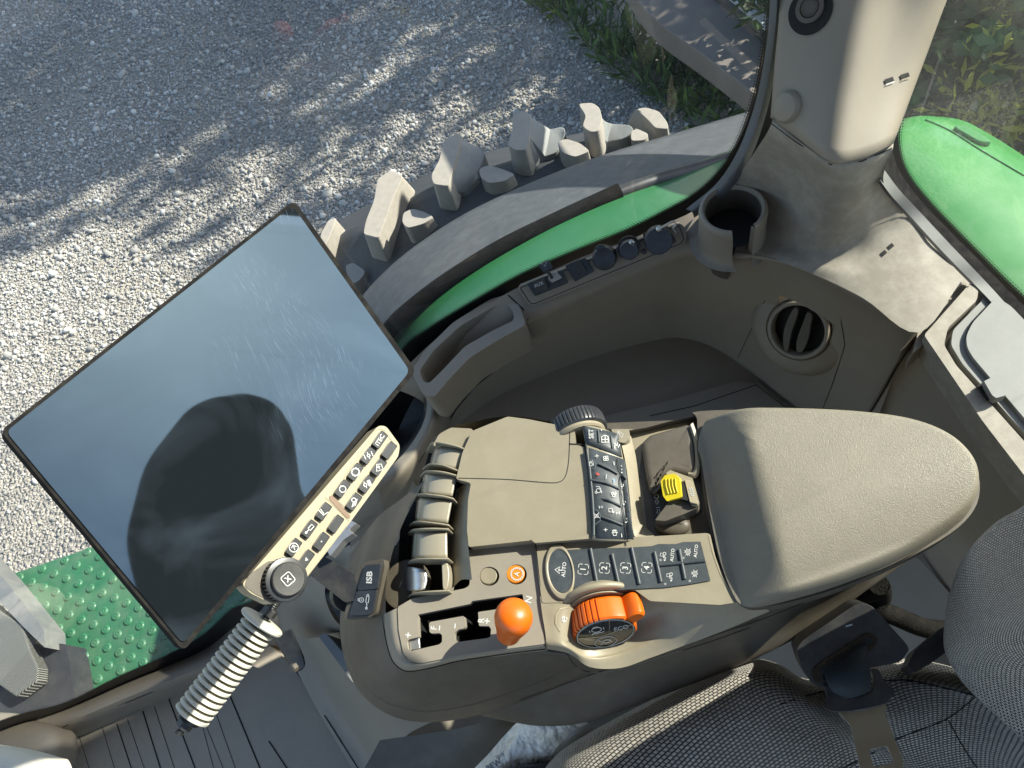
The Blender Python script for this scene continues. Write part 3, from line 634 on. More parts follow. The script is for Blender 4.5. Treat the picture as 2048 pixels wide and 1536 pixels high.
grid('dotted_border', rows[:2], M_FRIT, RW, su=1, sv=1, smooth=0)
grid('black_border', rows[1:], MATS['black frit'], RW, su=1, sv=1, smooth=0)
LN = [(1760, 362, .886), (1783, 393, .852), (1818, 431, .820), (1868, 486, .8095), (1908, 528, .8035), (1946, 566, .7965), (1990, 612, .7965), (2100, 735, .7965), (2160, 800, .7965)]
LM = [(1769, 340, .886), (1799, 380, .852), (1840, 424, .820), (1896, 484, .8095), (1936, 526, .8035), (1976, 568, .7965), (2016, 612, .7965), (2115, 722, .7965), (2175, 786, .7965)]
LO = [(1781, 292, .884), (1802, 348, .850), (1848, 408, .818), (1906, 468, .8075), (1952, 514, .8015), (1990, 553, .795), (2032, 595, .795), (2140, 700, .795), (2200, 760, .795)]
pg('seal_strip', [LN, LM], M_GRYM, CAB, sv=1)
pg('rear_seal', [LM, LO], M_SRUB, CAB, sv=1)
pg('seal_gap', [[(u - 4, v + 3, z + .001) for u, v, z in LN[:6]], [(u + 1, v, z + .001) for u, v, z in LN[:6]]], M_SEAM, CAB, sv=1)
# roof, left door frame and rear frame: the rest of the cab that closes off the sky
prism3('cab_roof', [(-1.9, -1.0, ROOFZ), (.70, -1.0, ROOFZ), (.70, .76, ROOFZ), (-1.9, .76, ROOFZ)], (0, 0, .12), M_TRIM, CAB)
prism3('cab_left_wall', [(-1.9, -.98, zu(.1)), (.55, -.98, zu(.1)), (.55, -.92, zu(.1)), (-1.9, -.92, zu(.1))], (0, 0, .8), M_TRIM, CAB)
prism3('front_post', [(-1.95, .58, zu(.1)), (-1.83, .58, zu(.1)), (-1.83, .67, zu(.1)), (-1.95, .67, zu(.1))], (0, 0, 2.3), M_BLK, CAB)
prism3('rear_left_post', [(.45, -.92, zu(.1)), (.55, -.92, zu(.1)), (.55, -.76, zu(.1)), (.45, -.76, zu(.1))], (0, 0, 2.3), M_TRIM, CAB)
prism3('rear_lower_wall', [(.64, -.92, zu(.1)), (.68, -.92, zu(.1)), (.68, .60, zu(.1)), (.64, .60, zu(.1))], (0, 0, .80), M_TRIM, CAB)

U = 1.0
# ================================================================== armrest console
CON = thing('armrest_console', 'tan control console with padded armrest, orange dial and keypads beside the seat', 'control console', tuple(Pz(1100, 1200, .60)))
# shell: rows from the lower edge up to the top skin
low = [(700, 1110), (686, 1180), (680, 1260), (694, 1335), (728, 1388), (785, 1424), (860, 1434), (960, 1418), (1080, 1378), (1180, 1336), (1330, 1290), (1480, 1245), (1600, 1200), (1700, 1158), (1790, 1110), (1900, 1040), (1960, 975)]
mid = [(735, 1060), (708, 1150), (692, 1240), (702, 1320), (734, 1378), (790, 1412), (860, 1423), (958, 1406), (1080, 1364), (1180, 1322), (1330, 1275), (1480, 1226), (1600, 1180), (1700, 1138), (1790, 1090), (1890, 1020), (1950, 960)]
up_ = [(800, 1000), (760, 1100), (742, 1180), (752, 1270), (782, 1330), (815, 1345), (870, 1340), (950, 1322), (1040, 1300), (1150, 1305), (1290, 1262), (1420, 1222), (1530, 1192), (1640, 1150), (1760, 1095), (1860, 1035), (1930, 960)]
top = [(850, 960), (800, 1060), (775, 1150), (772, 1235), (790, 1300), (822, 1322), (880, 1318), (955, 1302), (1030, 1285), (1120, 1270), (1250, 1240), (1400, 1195), (1490, 1185), (1600, 1130), (1700, 1070), (1800, 1000), (1880, 940)]
zz = lambda L, z: [Pz(u, v, z) for u, v in L]
zv = lambda L, z, d: [Pz(u, v, z - (d if 1100 < u < 1450 else 0)) for u, v in L]
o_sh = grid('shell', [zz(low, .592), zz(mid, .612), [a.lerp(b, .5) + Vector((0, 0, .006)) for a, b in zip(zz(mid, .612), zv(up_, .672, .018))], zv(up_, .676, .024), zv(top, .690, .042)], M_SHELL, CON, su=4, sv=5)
lo2 = [(u, v) for u, v in low]
pts = zz(low, .592)
grid('lower_rim', [zz(mid, .6125), [p + Vector((0, -.002, -.006)) for p in zz([(u + (-1 if u < 740 else 0), v + 6) for u, v in low], .592)], [p + Vector((0, .006, -.016)) for p in zz([(u, v + 4) for u, v in low], .590)]], M_SHELL, CON, su=4, sv=2)
HS = Hit(o_sh, fb=Z(.66))
# belly below the rim
BEL = [[(940, 1424, .588), (1060, 1388, .588), (1180, 1340, .588), (1330, 1294, .588), (1480, 1248, .588), (1600, 1204, .588), (1700, 1160, .588), (1800, 1104, .588), (1900, 1046, .59)],
       [(960, 1430, .575), (1070, 1434, .56), (1190, 1400, .55), (1340, 1345, .545), (1490, 1290, .545), (1600, 1240, .55), (1690, 1190, .56), (1770, 1140, .57), (1880, 1070, .58)],
       [(980, 1432, .565), (1085, 1452, .54), (1190, 1440, .525), (1340, 1385, .52), (1500, 1322, .52), (1620, 1262, .53), (1700, 1205, .545), (1760, 1160, .56), (1860, 1090, .57)],
       [(1000, 1400, .55), (1100, 1420, .52), (1220, 1400, .50), (1340, 1340, .50), (1500, 1280, .5), (1600, 1220, .51), (1680, 1180, .53), (1740, 1130, .55), (1840, 1070, .56)]]
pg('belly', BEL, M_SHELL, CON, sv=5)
# far side wall, underside, so the console is closed
far_ = [(905, 852), (1015, 832), (1120, 846), (1250, 862), (1390, 832), (1600, 815), (1750, 828), (1850, 850), (1930, 900), (1960, 960)]
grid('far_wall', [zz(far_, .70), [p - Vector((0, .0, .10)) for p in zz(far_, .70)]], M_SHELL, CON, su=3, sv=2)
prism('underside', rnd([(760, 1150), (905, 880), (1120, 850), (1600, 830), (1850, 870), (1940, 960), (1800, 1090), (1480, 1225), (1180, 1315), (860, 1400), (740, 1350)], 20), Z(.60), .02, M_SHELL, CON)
prism('deck', rnd([(850, 940), (905, 860), (1015, 836), (1120, 850), (1395, 870), (1420, 1180), (1300, 1220), (1150, 1240), (1090, 1260), (960, 1290), (840, 1310), (790, 1230), (800, 1060)], 8), Z(.655), .02, M_VOID, CON)
seam('shell_joint', cat([(905, 855), (880, 868), (850, 905), (838, 925)], 3, False), HS, CON, 1.5)
seam('shell_joint', cat([(1094, 1300), (1130, 1305), (1150, 1330), (1185, 1345), (1240, 1338), (1400, 1290), (1500, 1255)], 4, False), HS, CON, 1.6)
seam('rim_line', cat([(1040, 1400), (1180, 1350), (1330, 1300), (1480, 1253), (1600, 1208), (1720, 1150)], 3, False), Hit(*CON.children, fb=Z(.6)), CON, 1.2)

# ISB switch plate on the nose
IS = Pl(Pz(735, 1180, .688), (Vector((-.30, 0, 1))))
isb = prism('switch_bezel', rnd([(733, 1122), (768, 1118), (770, 1130), (752, 1225), (742, 1234), (690, 1240), (688, 1228), (712, 1145)], 7), IS, .008, M_SHELL, CON, bevel=.0015)
k1 = prism('switch_key', rnd([(730, 1130), (762, 1128), (754, 1178), (715, 1180)], 3), IS, .004, M_KEY, isb, bevel=.0008, off=.0025)
k2 = prism('switch_key', rnd([(714, 1182), (753, 1180), (745, 1224), (739, 1229), (700, 1231), (700, 1226)], 3), IS, .004, M_KEY, isb, bevel=.0008, off=.0025)
text('lettering', 'ISB', (739, 1155), 11, (.06, -1), IS, M_WHT, isb, off=.0030, sx=1.25, bold=.03)
icon('cylinder_symbol', (732, 1203), 14, (.12, -1), [rect(-.15, -.35, .75, .02), [(-.15, -.16), (-.85, -.16)], circ(-.95, -.16, .14, 8), circ(.9, -.16, .14, 8)], IS, M_GRYP, isb, wd=1.6, off=.003)
icon('lock_symbol', (723, 1200), 5, (.12, -1), [circ(0, 0, .9, 14), arc(0, .9, .55, 0, 180, 8), circ(0, 0, .2, 6)], IS, M_GRYP, isb, wd=1.3, off=.003)

# ---- shift gate plate
ZG = .700; SGt = Z(ZG)
gate = rnd([(836, 1229), (939, 1208), (944, 1202), (1045, 1188), (1057, 1262), (1050, 1269), (1036, 1270), (1010, 1216), (956, 1224), (958, 1252), (978, 1252), (982, 1258), (981, 1273), (976, 1276), (915, 1284), (909, 1278), (909, 1266), (917, 1259), (928, 1257), (931, 1252), (929, 1234), (926, 1232), (860, 1244), (858, 1248), (859, 1264), (863, 1267), (879, 1266), (884, 1270), (884, 1284), (878, 1289), (822, 1302), (816, 1298), (814, 1282), (820, 1278), (838, 1274)], 2.2, 3)
h1 = ell(978.5, 1152.5, 20, 19, 0, 30); h2 = ell(1033, 1149, 20.5, 20, 0, 30)
outl = [(795, 1214), (824, 1197), (871, 1188), (929, 1177), (939, 1171), (940, 1150), (928, 1112), (935, 1100), (1067, 1082), (1070, 1085), (1078, 1160), (1092, 1284), (1088, 1288), (1011, 1298), (918, 1311), (845, 1326), (820, 1324), (806, 1306), (797, 1260)]
GPt = prism('shift_plate', rnd(outl, 5), SGt, .006, M_GEAR, CON, holes=[gate, h1, h2], bevel=.0016)
sk_o = [(765, 1230), (768, 1258), (774, 1290), (785, 1322), (805, 1339), (829, 1341), (870, 1333), (918, 1321), (1011, 1307), (1092, 1297)]
sk_i = [(794, 1216), (796, 1250), (801, 1285), (807, 1307), (820, 1323), (836, 1327), (870, 1321), (918, 1311.5), (1011, 1298.5), (1088, 1288.5)]
o_sk = grid('plate_skirt', [zz(sk_i, ZG - .0012), zz([((a[0] * .5 + b[0] * .5), (a[1] * .5 + b[1] * .5)) for a, b in zip(sk_i, sk_o)], ZG - .0035), zz(sk_o, .684), [p - Vector((0, 0, .01)) for p in zz(sk_o, .684)]], M_GEAR, CON, su=4, sv=3)
seam('plate_joint', cat([(765, 1229), (768, 1258), (774, 1290), (785, 1322), (805, 1340), (829, 1342), (870, 1334), (918, 1322), (1011, 1308), (1092, 1298)], 3, False), Z(.686), CON, 2.2)
grid('gate_well', [[SGt(u, v, -.004) for u, v in gate], [SGt(u, v, -.004) - Vector((0, 0, .03)) for u, v in gate]], M_VOID, CON, su=1, sv=1, closed_u=True)
prism('gate_latch', [(817, 1277), (838, 1273), (840, 1297), (820, 1301)], Z(.696), .003, M_SIL, CON, bevel=.0006)
text('gate_letter', 'F', (868, 1256), 12, (.1, -1), SGt, M_WHT, GPt, off=.0012 - .001)
text('gate_letter', 'R', (963, 1241), 12, (.1, -1), SGt, M_WHT, GPt, off=.0002)
text('gate_letter', 'N', (1058, 1199), 13, (.25, -1), SGt, M_WHT, GPt, off=.0002)
for u, v, s_ in ((816, 1270, '+'), (974, 1242, '+')):
    icon('gate_mark', (u, v), 5.5, (.1, -1), [[(-1, 0), (1, 0)], [(0, -1), (0, -.18)], [(0, .18), (0, 1)]], SGt, M_WHT, GPt, wd=2.4, off=.0002)
for u, v in ((879, 1256), (910, 1252)): icon('gate_mark', (u, v), 5, (.1, -1), [[(-1, 0), (1, 0)]], SGt, M_WHT, GPt, wd=2.2, off=.0002)
lathe('blank_button', Pz(979, 1153, ZG - .006), (0, 0, 1), [(.0088, 0), (.0088, .004), (.0080, .0048), (.001, .0045)], M_PLATE, CON, 36)
ab = lathe('auto_button', Pz(1033, 1149.5, ZG - .006), (0, 0, 1), [(.0092, 0), (.0092, .0045), (.0084, .0052), (.001, .0052)], M_ORB, CON, 36)
AS = Z(ZG - .0006)
icon('gear_symbol', (1034, 1148), 11.5, (.1, -1), [gear(0, 0, .92, 16, .22)], AS, M_WHT, ab, wd=1.6, off=.0003)
text('auto_letter', 'A', (1034, 1148), 10, (.15, -1), AS, M_WHT, ab, off=.0003)
# lever with orange knob
K0, K1 = Pz(1046, 1262, .690), Pz(1032, 1226, .752)
kd = (K1 - K0).normalized()
LEV = thing('shift_lever', 'glossy orange ball-topped shift lever standing in the slotted gate', 'lever', tuple(K0))
lathe('stem', K0 - kd * .02, kd, [(.004, 0), (.004, .05)], M_BLK, LEV, 16)
kb = Pz(1017, 1268, .716); kt = Pz(1033, 1216, .758); kd = (kt - kb).normalized(); kl = (kt - kb).length
prof = [(.0005, .0), (.0098, .0003), (.0112, .0035), (.0120, kl * .18), (.0132, kl * .34), (.0153, kl * .5), (.0170, kl * .64), (.0174, kl * .74), (.0165, kl * .85), (.0140, kl * .94), (.0100, kl * 1.0), (.0055, kl * 1.035), (.0005, kl * 1.045)]
kn = lathe('knob', kb - kd * .004, kd, prof, M_ORG, LEV, 48, smooth=80)
kn.modifiers.new('s', 'SUBSURF').levels = 1; kn.modifiers['s'].render_levels = 2

# ---- main tan cover with its raised hump
ZM = .712
big = rnd([(944, 862), (1015, 833), (1055, 838), (1110, 849), (1148, 850), (1152, 890), (1168, 893), (1182, 1000), (1188, 1077), (1069, 1080), (937, 1094), (934, 1060), (936, 1000), (942, 966), (912, 958), (925, 905)], 5)
o_mc = prism('main_cover', big, Z(ZM), .012, M_PLATE, CON, bevel=.003, seg=3)
prism('cover_nose', rnd([(865, 892), (878, 868), (902, 855), (942, 857), (946, 860), (934, 897), (890, 890)], 5), Z(.705), .02, M_PLATE, CON, bevel=.003, seg=3)
grid('hump_side', [zz([(942, 962), (937, 1000), (934, 1060), (937, 1096), (944, 1160)], ZM - .001), zz([(930, 968), (922, 1010), (916, 1070), (917, 1110), (922, 1160)], .700), zz([(918, 975), (908, 1030), (900, 1090), (900, 1130), (902, 1180)], .684), zz([(912, 980), (900, 1040), (890, 1100), (890, 1140), (892, 1190)], .660)], M_PLATE, CON, su=4, sv=3)
MC = Z(ZM)
seam('lid_joint', cat([(916, 956), (960, 957), (1020, 959), (1090, 965), (1118, 964), (1131, 952), (1137, 925), (1139, 890), (1140, 852)], 3, False), MC, CON, 1.4, off=.0003)
prism('end_ridge', rnd([(1060, 1078), (1180, 1068), (1182, 1077), (1070, 1086)], 3), Z(ZM + .0015), .006, M_PLATE, CON, bevel=.001)
# four closed paddles and one open silver one
cols = [0, .08, .2, .34, .55, .78, 1]; hz = [.655, .688, .699, .7035, .706, .707, .7065]
def paddle(tl, tr, br, bl):
    rows = []
    for t in (0, .5, 1):
        L_ = Vector(tl).lerp(Vector(bl), t); R_ = Vector(tr).lerp(Vector(br), t); sag = Vector((0, 0))
        rows.append([Pz(L_.x + (R_.x - L_.x) * c, L_.y + (R_.y - L_.y) * c, z) for c, z in zip(cols, hz)])
    o = grid('paddle', rows, M_PAD2, CON, su=4, sv=3, thick=.004, smooth=70); return o
M_PAD2 = mat('satin tan paddle', (.30, .27, .205), .3, coat=.2, bump=(1500, .12), dust=.08, dscale=60)
prism('paddle_housing', [(868, 872), (934, 884), (916, 960), (905, 1040), (900, 1190), (812, 1195), (816, 1090), (830, 1010), (850, 930)], Z(.662), .01, M_VOID, CON)
for q in ([(868, 891), (929, 899), (914, 938), (858, 928)], [(846, 946), (912, 952), (904, 991), (840, 988)], [(834, 994), (903, 1002), (895, 1045), (828, 1041)], [(824, 1064), (893, 1064), (894, 1116), (820, 1118)]):
    paddle(*q)
def fin_(pts, t=3.4):
    zf = [.664, .694, .708, .7125, .7125, .711]; n = len(pts); bm = bmesh.new(); rows = []
    P = cat(pts, 4, False); Zs = cat([(z, 0, 0) for z in zf], 4, False); prev = None
    for p, z in zip(P, Zs):
        z = z.x; a = Pz(p.x, p.y - t / 2, z); b = Pz(p.x, p.y + t / 2, z)
        cur = [bm.verts.new(a), bm.verts.new(b), bm.verts.new(b - Vector((0, 0, .022))), bm.verts.new(a - Vector((0, 0, .022)))]
        if prev:
            for k in range(4): bm.faces.new((prev[k], prev[(k + 1) % 4], cur[(k + 1) % 4], cur[k]))
        else: bm.faces.new(cur)
        prev = cur
    bm.faces.new(prev)
    return bev(link('paddle_fin', fin(bm), M_PLATE, CON), .0006)
for L_ in ([(853, 902), (862, 887), (876, 885), (896, 888), (914, 892), (932, 899)], [(845, 938), (856, 929), (868, 928), (886, 930), (900, 935), (916, 941)], [(840, 952), (850, 943), (862, 942), (880, 943), (896, 946), (914, 951)],
           [(827, 998), (836, 989), (848, 988), (868, 990), (886, 992), (907, 997)], [(818, 1052), (828, 1044), (840, 1043), (860, 1045), (878, 1047), (898, 1050)], [(815, 1068), (824, 1060), (838, 1058), (858, 1057), (876, 1057), (897, 1058)],
           [(812, 1132), (820, 1122), (836, 1118), (858, 1117), (876, 1117), (897, 1117)], [(812, 1200), (820, 1190), (836, 1185), (858, 1183), (876, 1182), (898, 1181)]):
    fin_(L_)
sp_ = [[(808, 1134), (820, 1134), (836, 1136), (852, 1140)], [(806, 1158), (822, 1160), (838, 1160), (854, 1160)], [(810, 1180), (822, 1182), (838, 1180), (850, 1178)]]
grid('silver_paddle', [[Pz(u, v, z) for (u, v), z in zip(r_, (.668, .690, .698, .697))] for r_ in sp_], M_SIL, CON, su=4, sv=4, thick=.004)
icon('paddle_symbol', (842, 1163), 5, (.4, -1), [arc(0, -.2, .8, 160, 380, 10), arc(0, -.2, .35, 0, 180, 6)], Hit(CON.children[-1], fb=Z(.697)), M_WHT, CON, wd=1.8)
prism('open_paddle_end', cat([(884, 1122), (894, 1126), (898, 1150), (894, 1176), (886, 1178), (884, 1150)], 3), Z(.704), .02, M_PAD2, CON, bevel=.002)
lathe('dial_plate', Pz(815, 1170, .672), (0, 0, 1), [(.026, 0), (.026, .003), (.024, .0036)], M_SHELL, CON, 48)
for u, v in ((801, 1168), (812, 1215)): icon('dial_mark', (u, v), 5, (1, -.6), [[(-1, -1), (0, 0), (1, .6)]], Z(.6762), M_GRYP, CON, wd=1.2)

# ---- thumb wheel
TW = lathe('thumb_wheel', Pz(1161, 872, .690) + Vector((0, .0, 0)), Vector((.10, 1, -.10)), [(.001, 0), (.0285, 0), (.0305, .0015), (.0312, .004), (.0312, .015), (.0302, .018), (.027, .0195), (.001, .0195)], M_KEY, CON, rib=(44, .0013), ribidx=(3, 4), smooth=20)
lathe('wheel_collar', Pz(1161, 882, .689), Vector((.10, 1, -.10)), [(.001, 0), (.0275, 0), (.0295, .002), (.0295, .007), (.026, .008)], M_PLATE, CON, 64)

# ---- curved column of keys
KC = [[(1164, 852, .7145), (1172, 895, .7150), (1180, 960, .7150), (1186, 1020, .7150), (1184, 1078, .7145)],
      [(1184, 852, .7140), (1194, 898, .7150), (1203, 962, .7150), (1209, 1024, .7150), (1206, 1080, .7145)],
      [(1208, 858, .7110), (1219, 906, .7120), (1227, 968, .7120), (1233, 1030, .7120), (1232, 1081, .7115)],
      [(1236, 869, .7030), (1247, 920, .7040), (1254, 978, .7040), (1259, 1034, .7040), (1264, 1082, .7035)]]
o_kc = pg('key_column', KC, M_PLATE, CON, su=4, sv=5, thick=.008)
HK = Hit(o_kc, fb=Z(.71))
def patch(name, px, s, lift, m, parent, thick=.0012, bv=.0003):
    """a thin key following a curved surface: px quad split in cells"""
    a, b, c, d = [Vector(p) for p in px]; n_ = 7; rows = []
    for j in range(4):
        t = j / 3; l = a.lerp(d, t); r_ = b.lerp(c, t); rows.append([s(l.x + (r_.x - l.x) * i / n_, l.y + (r_.y - l.y) * i / n_, lift) for i in range(n_ + 1)])
    return grid(name, rows, m, parent, su=1, sv=1, thick=thick, smooth=60)
kset = patch('keypad_panel', [(1167, 852), (1236, 868), (1243, 915), (1171, 886)], HK, .0012, M_RUB, CON)
text('key_lettering', 'SET', (1183, 870), 8.5, (-.05, -1), HK, M_WHT, kset, off=.0026)
icon('key_symbol', (1209, 880), 7, (-.05, -1), [['c', (-1, -.8), (.6, -.8), (1.1, 0), (.6, .9), (-1, .9)], [(-.2, -.8), (-.2, .9)], [(-1, 0), (.9, 0)]], HK, M_WHT, kset, wd=1.1, off=.0026)
icon('key_symbol', (1232, 893), 6, (-.05, -1), [[(-1, .8), (.2, .8), (-.2, .1), (.9, -.2)], [(-.8, -.2), (.3, -.9)], [(.1, .3), (.8, .9)]], HK, M_WHT, kset, wd=1.2, off=.0026)
for a, b in (((1196, 862), (1198, 886)), ((1220, 874), (1223, 898))): tube('key_ridge', [HK(*a, .002), HK(*b, .002)], .0010, M_RUB, kset, seg=8)
seam('panel_joint', [(1138, 888), (1170, 889), (1200, 898), (1243, 919)], HK if False else Hit(o_kc, o_mc, fb=Z(.712)), CON, 2.6)
rowsy = [(896, 925), (931, 960), (965, 992), (998, 1029), (1034, 1078)]
def L1(v): return 1169 + (v - 896) * .075
def R1(v): return 1250 + (v - 915) * .10
kcol = patch('keypad_panel', [(1169, 893), (1249, 920), (1266, 1079), (1182, 1076)], HK, .0012, M_RUB, CON)
tube('key_ridge', [HK(u, v, .0016) for u, v in [(1174, 900), (1180, 940), (1185, 990), (1188, 1040), (1188, 1072)]], .0013, M_RUB, kcol, seg=8)
for a, b, c in (((1197, 929), (1215, 938), (1233, 949)), ((1181, 961), (1210, 967), (1236, 979)), ((1184, 996), (1212, 1000), (1240, 1014)), ((1204, 1035), (1222, 1042), (1243, 1051))):
    tube('key_ridge', [HK(*a, .0022), HK(*b, .0024), HK(*c, .0022)], .0013, M_RUB, kcol, seg=8)
seam('key_joint', cat([(1232, 918), (1235, 938), (1240, 950), (1237, 962), (1240, 1000), (1246, 1040), (1251, 1079)], 3, False), HK, kcol, 1.6, off=.0027)
for a, b in (((1239, 950), (1252, 959)), ((1240, 980), (1256, 991)), ((1244, 1014), (1259, 1026)), ((1251, 1052), (1262, 1062))): seam('key_joint', [a, b], HK, kcol, 1.6, off=.0027)
for q in ([(1176, 920), (1187, 921), (1193, 930), (1191, 938), (1178, 943)], [(1187, 1021), (1195, 1021), (1202, 1032), (1201, 1043), (1189, 1052)]): seam('key_joint', q, HK, kcol, 1.2, off=.0027, m=mat('key edge', (.10, .12, .13), .5))
TU = (-.25, -1)
def sym(u, v, sc, st, m=M_WHT, wd=1.0, dx=(-.12, -1)): return icon('key_symbol', (u, v), sc * .9, dx, st, HK, m, kcol, wd=wd, off=.0028)
PLUS = [[(-1, 0), (1, 0)], [(0, -1), (0, 1)]]
sym(1194, 914, 4, PLUS); sym(1226, 929, 4, [[(-1, 0), (1, 0)]])
sym(1211, 919, 6, [circ(-.4, -.4, .42, 10), circ(.4, -.4, .42, 10), circ(-.4, .4, .42, 10), circ(.4, .4, .42, 10)])
sym(1183, 929, 6, [circ(-.3, .1, .6, 12), [(-.9, -.9), (.9, -.7), (.4, .9)], [(0, -.4), (.9, .3)]])
sym(1196, 950, 4, [[(-1, 0), (1, 0)], [(0, -1), (0, 1)], [(-.7, -.7), (.7, .7)]], M_RED); sym(1212, 955, 5, [[(-.1, -1), (.1, 1)]], M_GRYP, dx=(-1, 0)); sym(1226, 963, 4, [[(-1, 0), (1, 0)]], mat('blue print', (.05, .30, .55), .6))
sym(1196, 982, 8, [circ(-.2, -.2, .6, 14), circ(-.6, .5, .3, 8), [(-1, -1), (-.2, -.9)], [(.2, -.9), (.9, -.5), (1, .3)]]); sym(1226, 991, 6, [circ(-.3, 0, .5, 10), circ(.5, .3, .4, 10), [(.1, -.8), (.9, -.6)]])
sym(1202, 1016, 3.5, [['c', (-.6, -1), (.6, -1), (0, .3)], [(-.8, .8), (.8, .8)]]); sym(1220, 1023, 6, [['c', (-.7, -.7), (.8, -.7), (.8, .5), (-.3, .5)], circ(-.6, -.9, .25, 8)]); sym(1234, 1028, 3.5, [['c', (-.6, 1), (.6, 1), (0, -.3)], [(-.8, -.8), (.8, -.8)]])
sym(1194, 1033, 6, [['c', (-.6, -.6), (.4, -.6), (.4, .6), (-.6, .6)], [(-1, -1), (1, 1)], [(-1, 1), (1, -1)]])
sym(1211, 1061, 4, PLUS); sym(1228, 1068, 6, [['c', (-.8, -.5), (-.2, -.5), (.3, -1), (.3, 1), (-.2, .5), (-.8, .5)], arc(.3, 0, .6, -60, 60, 6), arc(.3, 0, .95, -60, 60, 6)]); sym(1241, 1072, 4, [[(-1, 0), (1, 0)]])
sym(1244, 937, 5, [[(-1, -1), (1, 1)], [(-1, 1), (1, -1)], [(-.8, 0), (.8, 0)]]); sym(1247, 972, 5, [circ(0, .2, .6, 10), [(-.6, -.6), (.7, -1)]]); sym(1251, 1005, 5, [circ(0, .1, .7, 10), [(-.7, .1), (.7, .1)]]); sym(1254, 1040, 5, [[(-1, .8), (0, .2), (-1, -.6)], [(.2, -.9), (1, 0), (.2, .9)], [(-.5, 0), (.6, 0)]])
sym(1258, 1072, 4, [['c', (-.8, -.9), (.9, -.9), (.9, .9)]], M_RED, 2.2)
for u, v in ((1202, 863), (1241, 947), (1241, 975), (1245, 1010), (1249, 1046)): sym(u, v, 1.2, [circ(0, 0, .8, 8)], M_GRYP, 1)

# ---- tray right of the keys with the yellow switch
prism('tray', rnd([(1225, 862), (1262, 858), (1285, 862), (1395, 835), (1420, 900), (1425, 1072), (1262, 1084)], 4), Z(.690), .01, M_PLATE, CON, bevel=.001)
pg('tray_wall', [[(1238, 868, .703), (1252, 930, .7035), (1260, 1000, .7035), (1268, 1070, .703), (1290, 1082, .703)], [(1247, 870, .700), (1262, 930, .698), (1272, 1000, .698), (1276, 1060, .699), (1300, 1078, .701)], [(1262, 872, .693), (1275, 930, .691), (1282, 1000, .691), (1290, 1050, .692), (1310, 1070, .694)]], M_PLATE, CON, su=4, sv=4)
tab = prism('side_tab', rnd([(1222, 858), (1258, 858), (1259, 876), (1250, 886), (1238, 884), (1228, 872)], 3), Z(.706), .012, M_PLATE, CON, bevel=.001)
icon('tab_symbol', (1240, 869), 7, (.1, -1), [['c', (-.9, -.6), (.2, -.9), (.6, 0), (0, .3)], [(-.4, .8), (1, .6)], [(.2, .3), (.9, .9), (.9, 0)]], Z(.706), M_WHT, tab, wd=1.1)
prism('dark_tray', rnd([(1284, 895), (1390, 842), (1404, 920), (1425, 1078), (1296, 1082), (1288, 1000), (1278, 950)], 4), Z(.6905), .008, M_SHELL, CON, bevel=.001, off=.0008)
pillow('tray_cover', [Pz(u, v, .696) for u, v in rnd([(1283, 888), (1300, 872), (1375, 850), (1386, 856), (1394, 925), (1392, 945), (1375, 952), (1345, 945), (1322, 956), (1310, 985), (1300, 984), (1292, 950)], 6)], .004, .006, M_SHELL, CON, depth=.008)
pg('cover_rim', [[(1386, 845, .702), (1397, 880, .702), (1400, 935, .702), (1392, 956, .700), (1376, 952, .698)], [(1381, 849, .7035), (1392, 884, .7035), (1394, 932, .7035), (1388, 948, .702), (1376, 947, .700)], [(1378, 853, .700), (1388, 888, .700), (1390, 930, .700), (1384, 944, .699), (1376, 944, .698)]], M_PLATE, CON, su=3, sv=2)
sp0 = prism('switch_plate', rnd([(1302, 988), (1320, 960), (1396, 940), (1404, 1020), (1380, 1032), (1308, 1040)], 4), Z(.6935), .004, M_BLK, CON, bevel=.001)
icon('switch_symbol', (1313, 993), 5, (-.05, -1), [circ(0, 0, .8, 14)], Z(.6935), M_WHT, sp0, wd=1.5)
icon('switch_symbol', (1314, 1004), 5, (-.05, -1), [['c', (-.8, .4), (.1, .4), (.1, .9), (1, 0), (.1, -.9), (.1, -.4), (-.8, -.4)]], Z(.6935), M_WHT, sp0, wd=1.3)
icon('switch_symbol', (1316, 1015), 4, (-.05, -1), [[(0, -1), (0, 1)]], Z(.6935), M_WHT, sp0, wd=1.5)
icon('switch_symbol', (1317, 1023), 5, (.05, 1), [['c', (-.8, .4), (.1, .4), (.1, .9), (1, 0), (.1, -.9), (.1, -.4), (-.8, -.4)]], Z(.6935), M_WHT, sp0, wd=1.3)
# housing of the yellow switch: two cheeks and a back
hs = prism('switch_housing', rnd([(1332, 946), (1340, 940), (1385, 956), (1399, 1006), (1396, 1011), (1384, 1010), (1370, 966), (1336, 952)], 2), Z(.718), .026, M_PLATE, CON, bevel=.001)
prism('switch_cheek', rnd([(1310, 1040), (1336, 1006), (1342, 1000), (1352, 999), (1396, 1010), (1394, 1016), (1368, 1028), (1330, 1042)], 2), Z(.714), .024, M_SHELL, CON, bevel=.001)
prism('switch_cheek', rnd([(1304, 985), (1320, 968), (1326, 958), (1330, 962), (1322, 975), (1308, 988)], 2), Z(.700), .01, M_SHELL, CON, bevel=.0006)
prism('switch_back', rnd([(1369, 958), (1384, 962), (1396, 1008), (1380, 1004)], 2), Z(.7205), .004, M_CRM, CON, bevel=.0006)
text('switch_lettering', 'STD', (1383, 984), 7, (.25, 1), Z(.7205), M_GRYP, CON, off=.0004)
prism('switch_slot', [(1358, 962), (1371, 964), (1379, 1002), (1362, 998)], Z(.7195), .002, M_VOID, CON)
YS = Pl(Pz(1345, 975, .722), (-.28, -.08, 1))
ys = prism('yellow_switch', rnd([(1321, 962), (1330, 950), (1349, 947), (1359, 956), (1364, 994), (1341, 1000), (1334, 1003), (1326, 992)], 3), YS, .020, M_YEL, CON, bevel=.0016, seg=3)
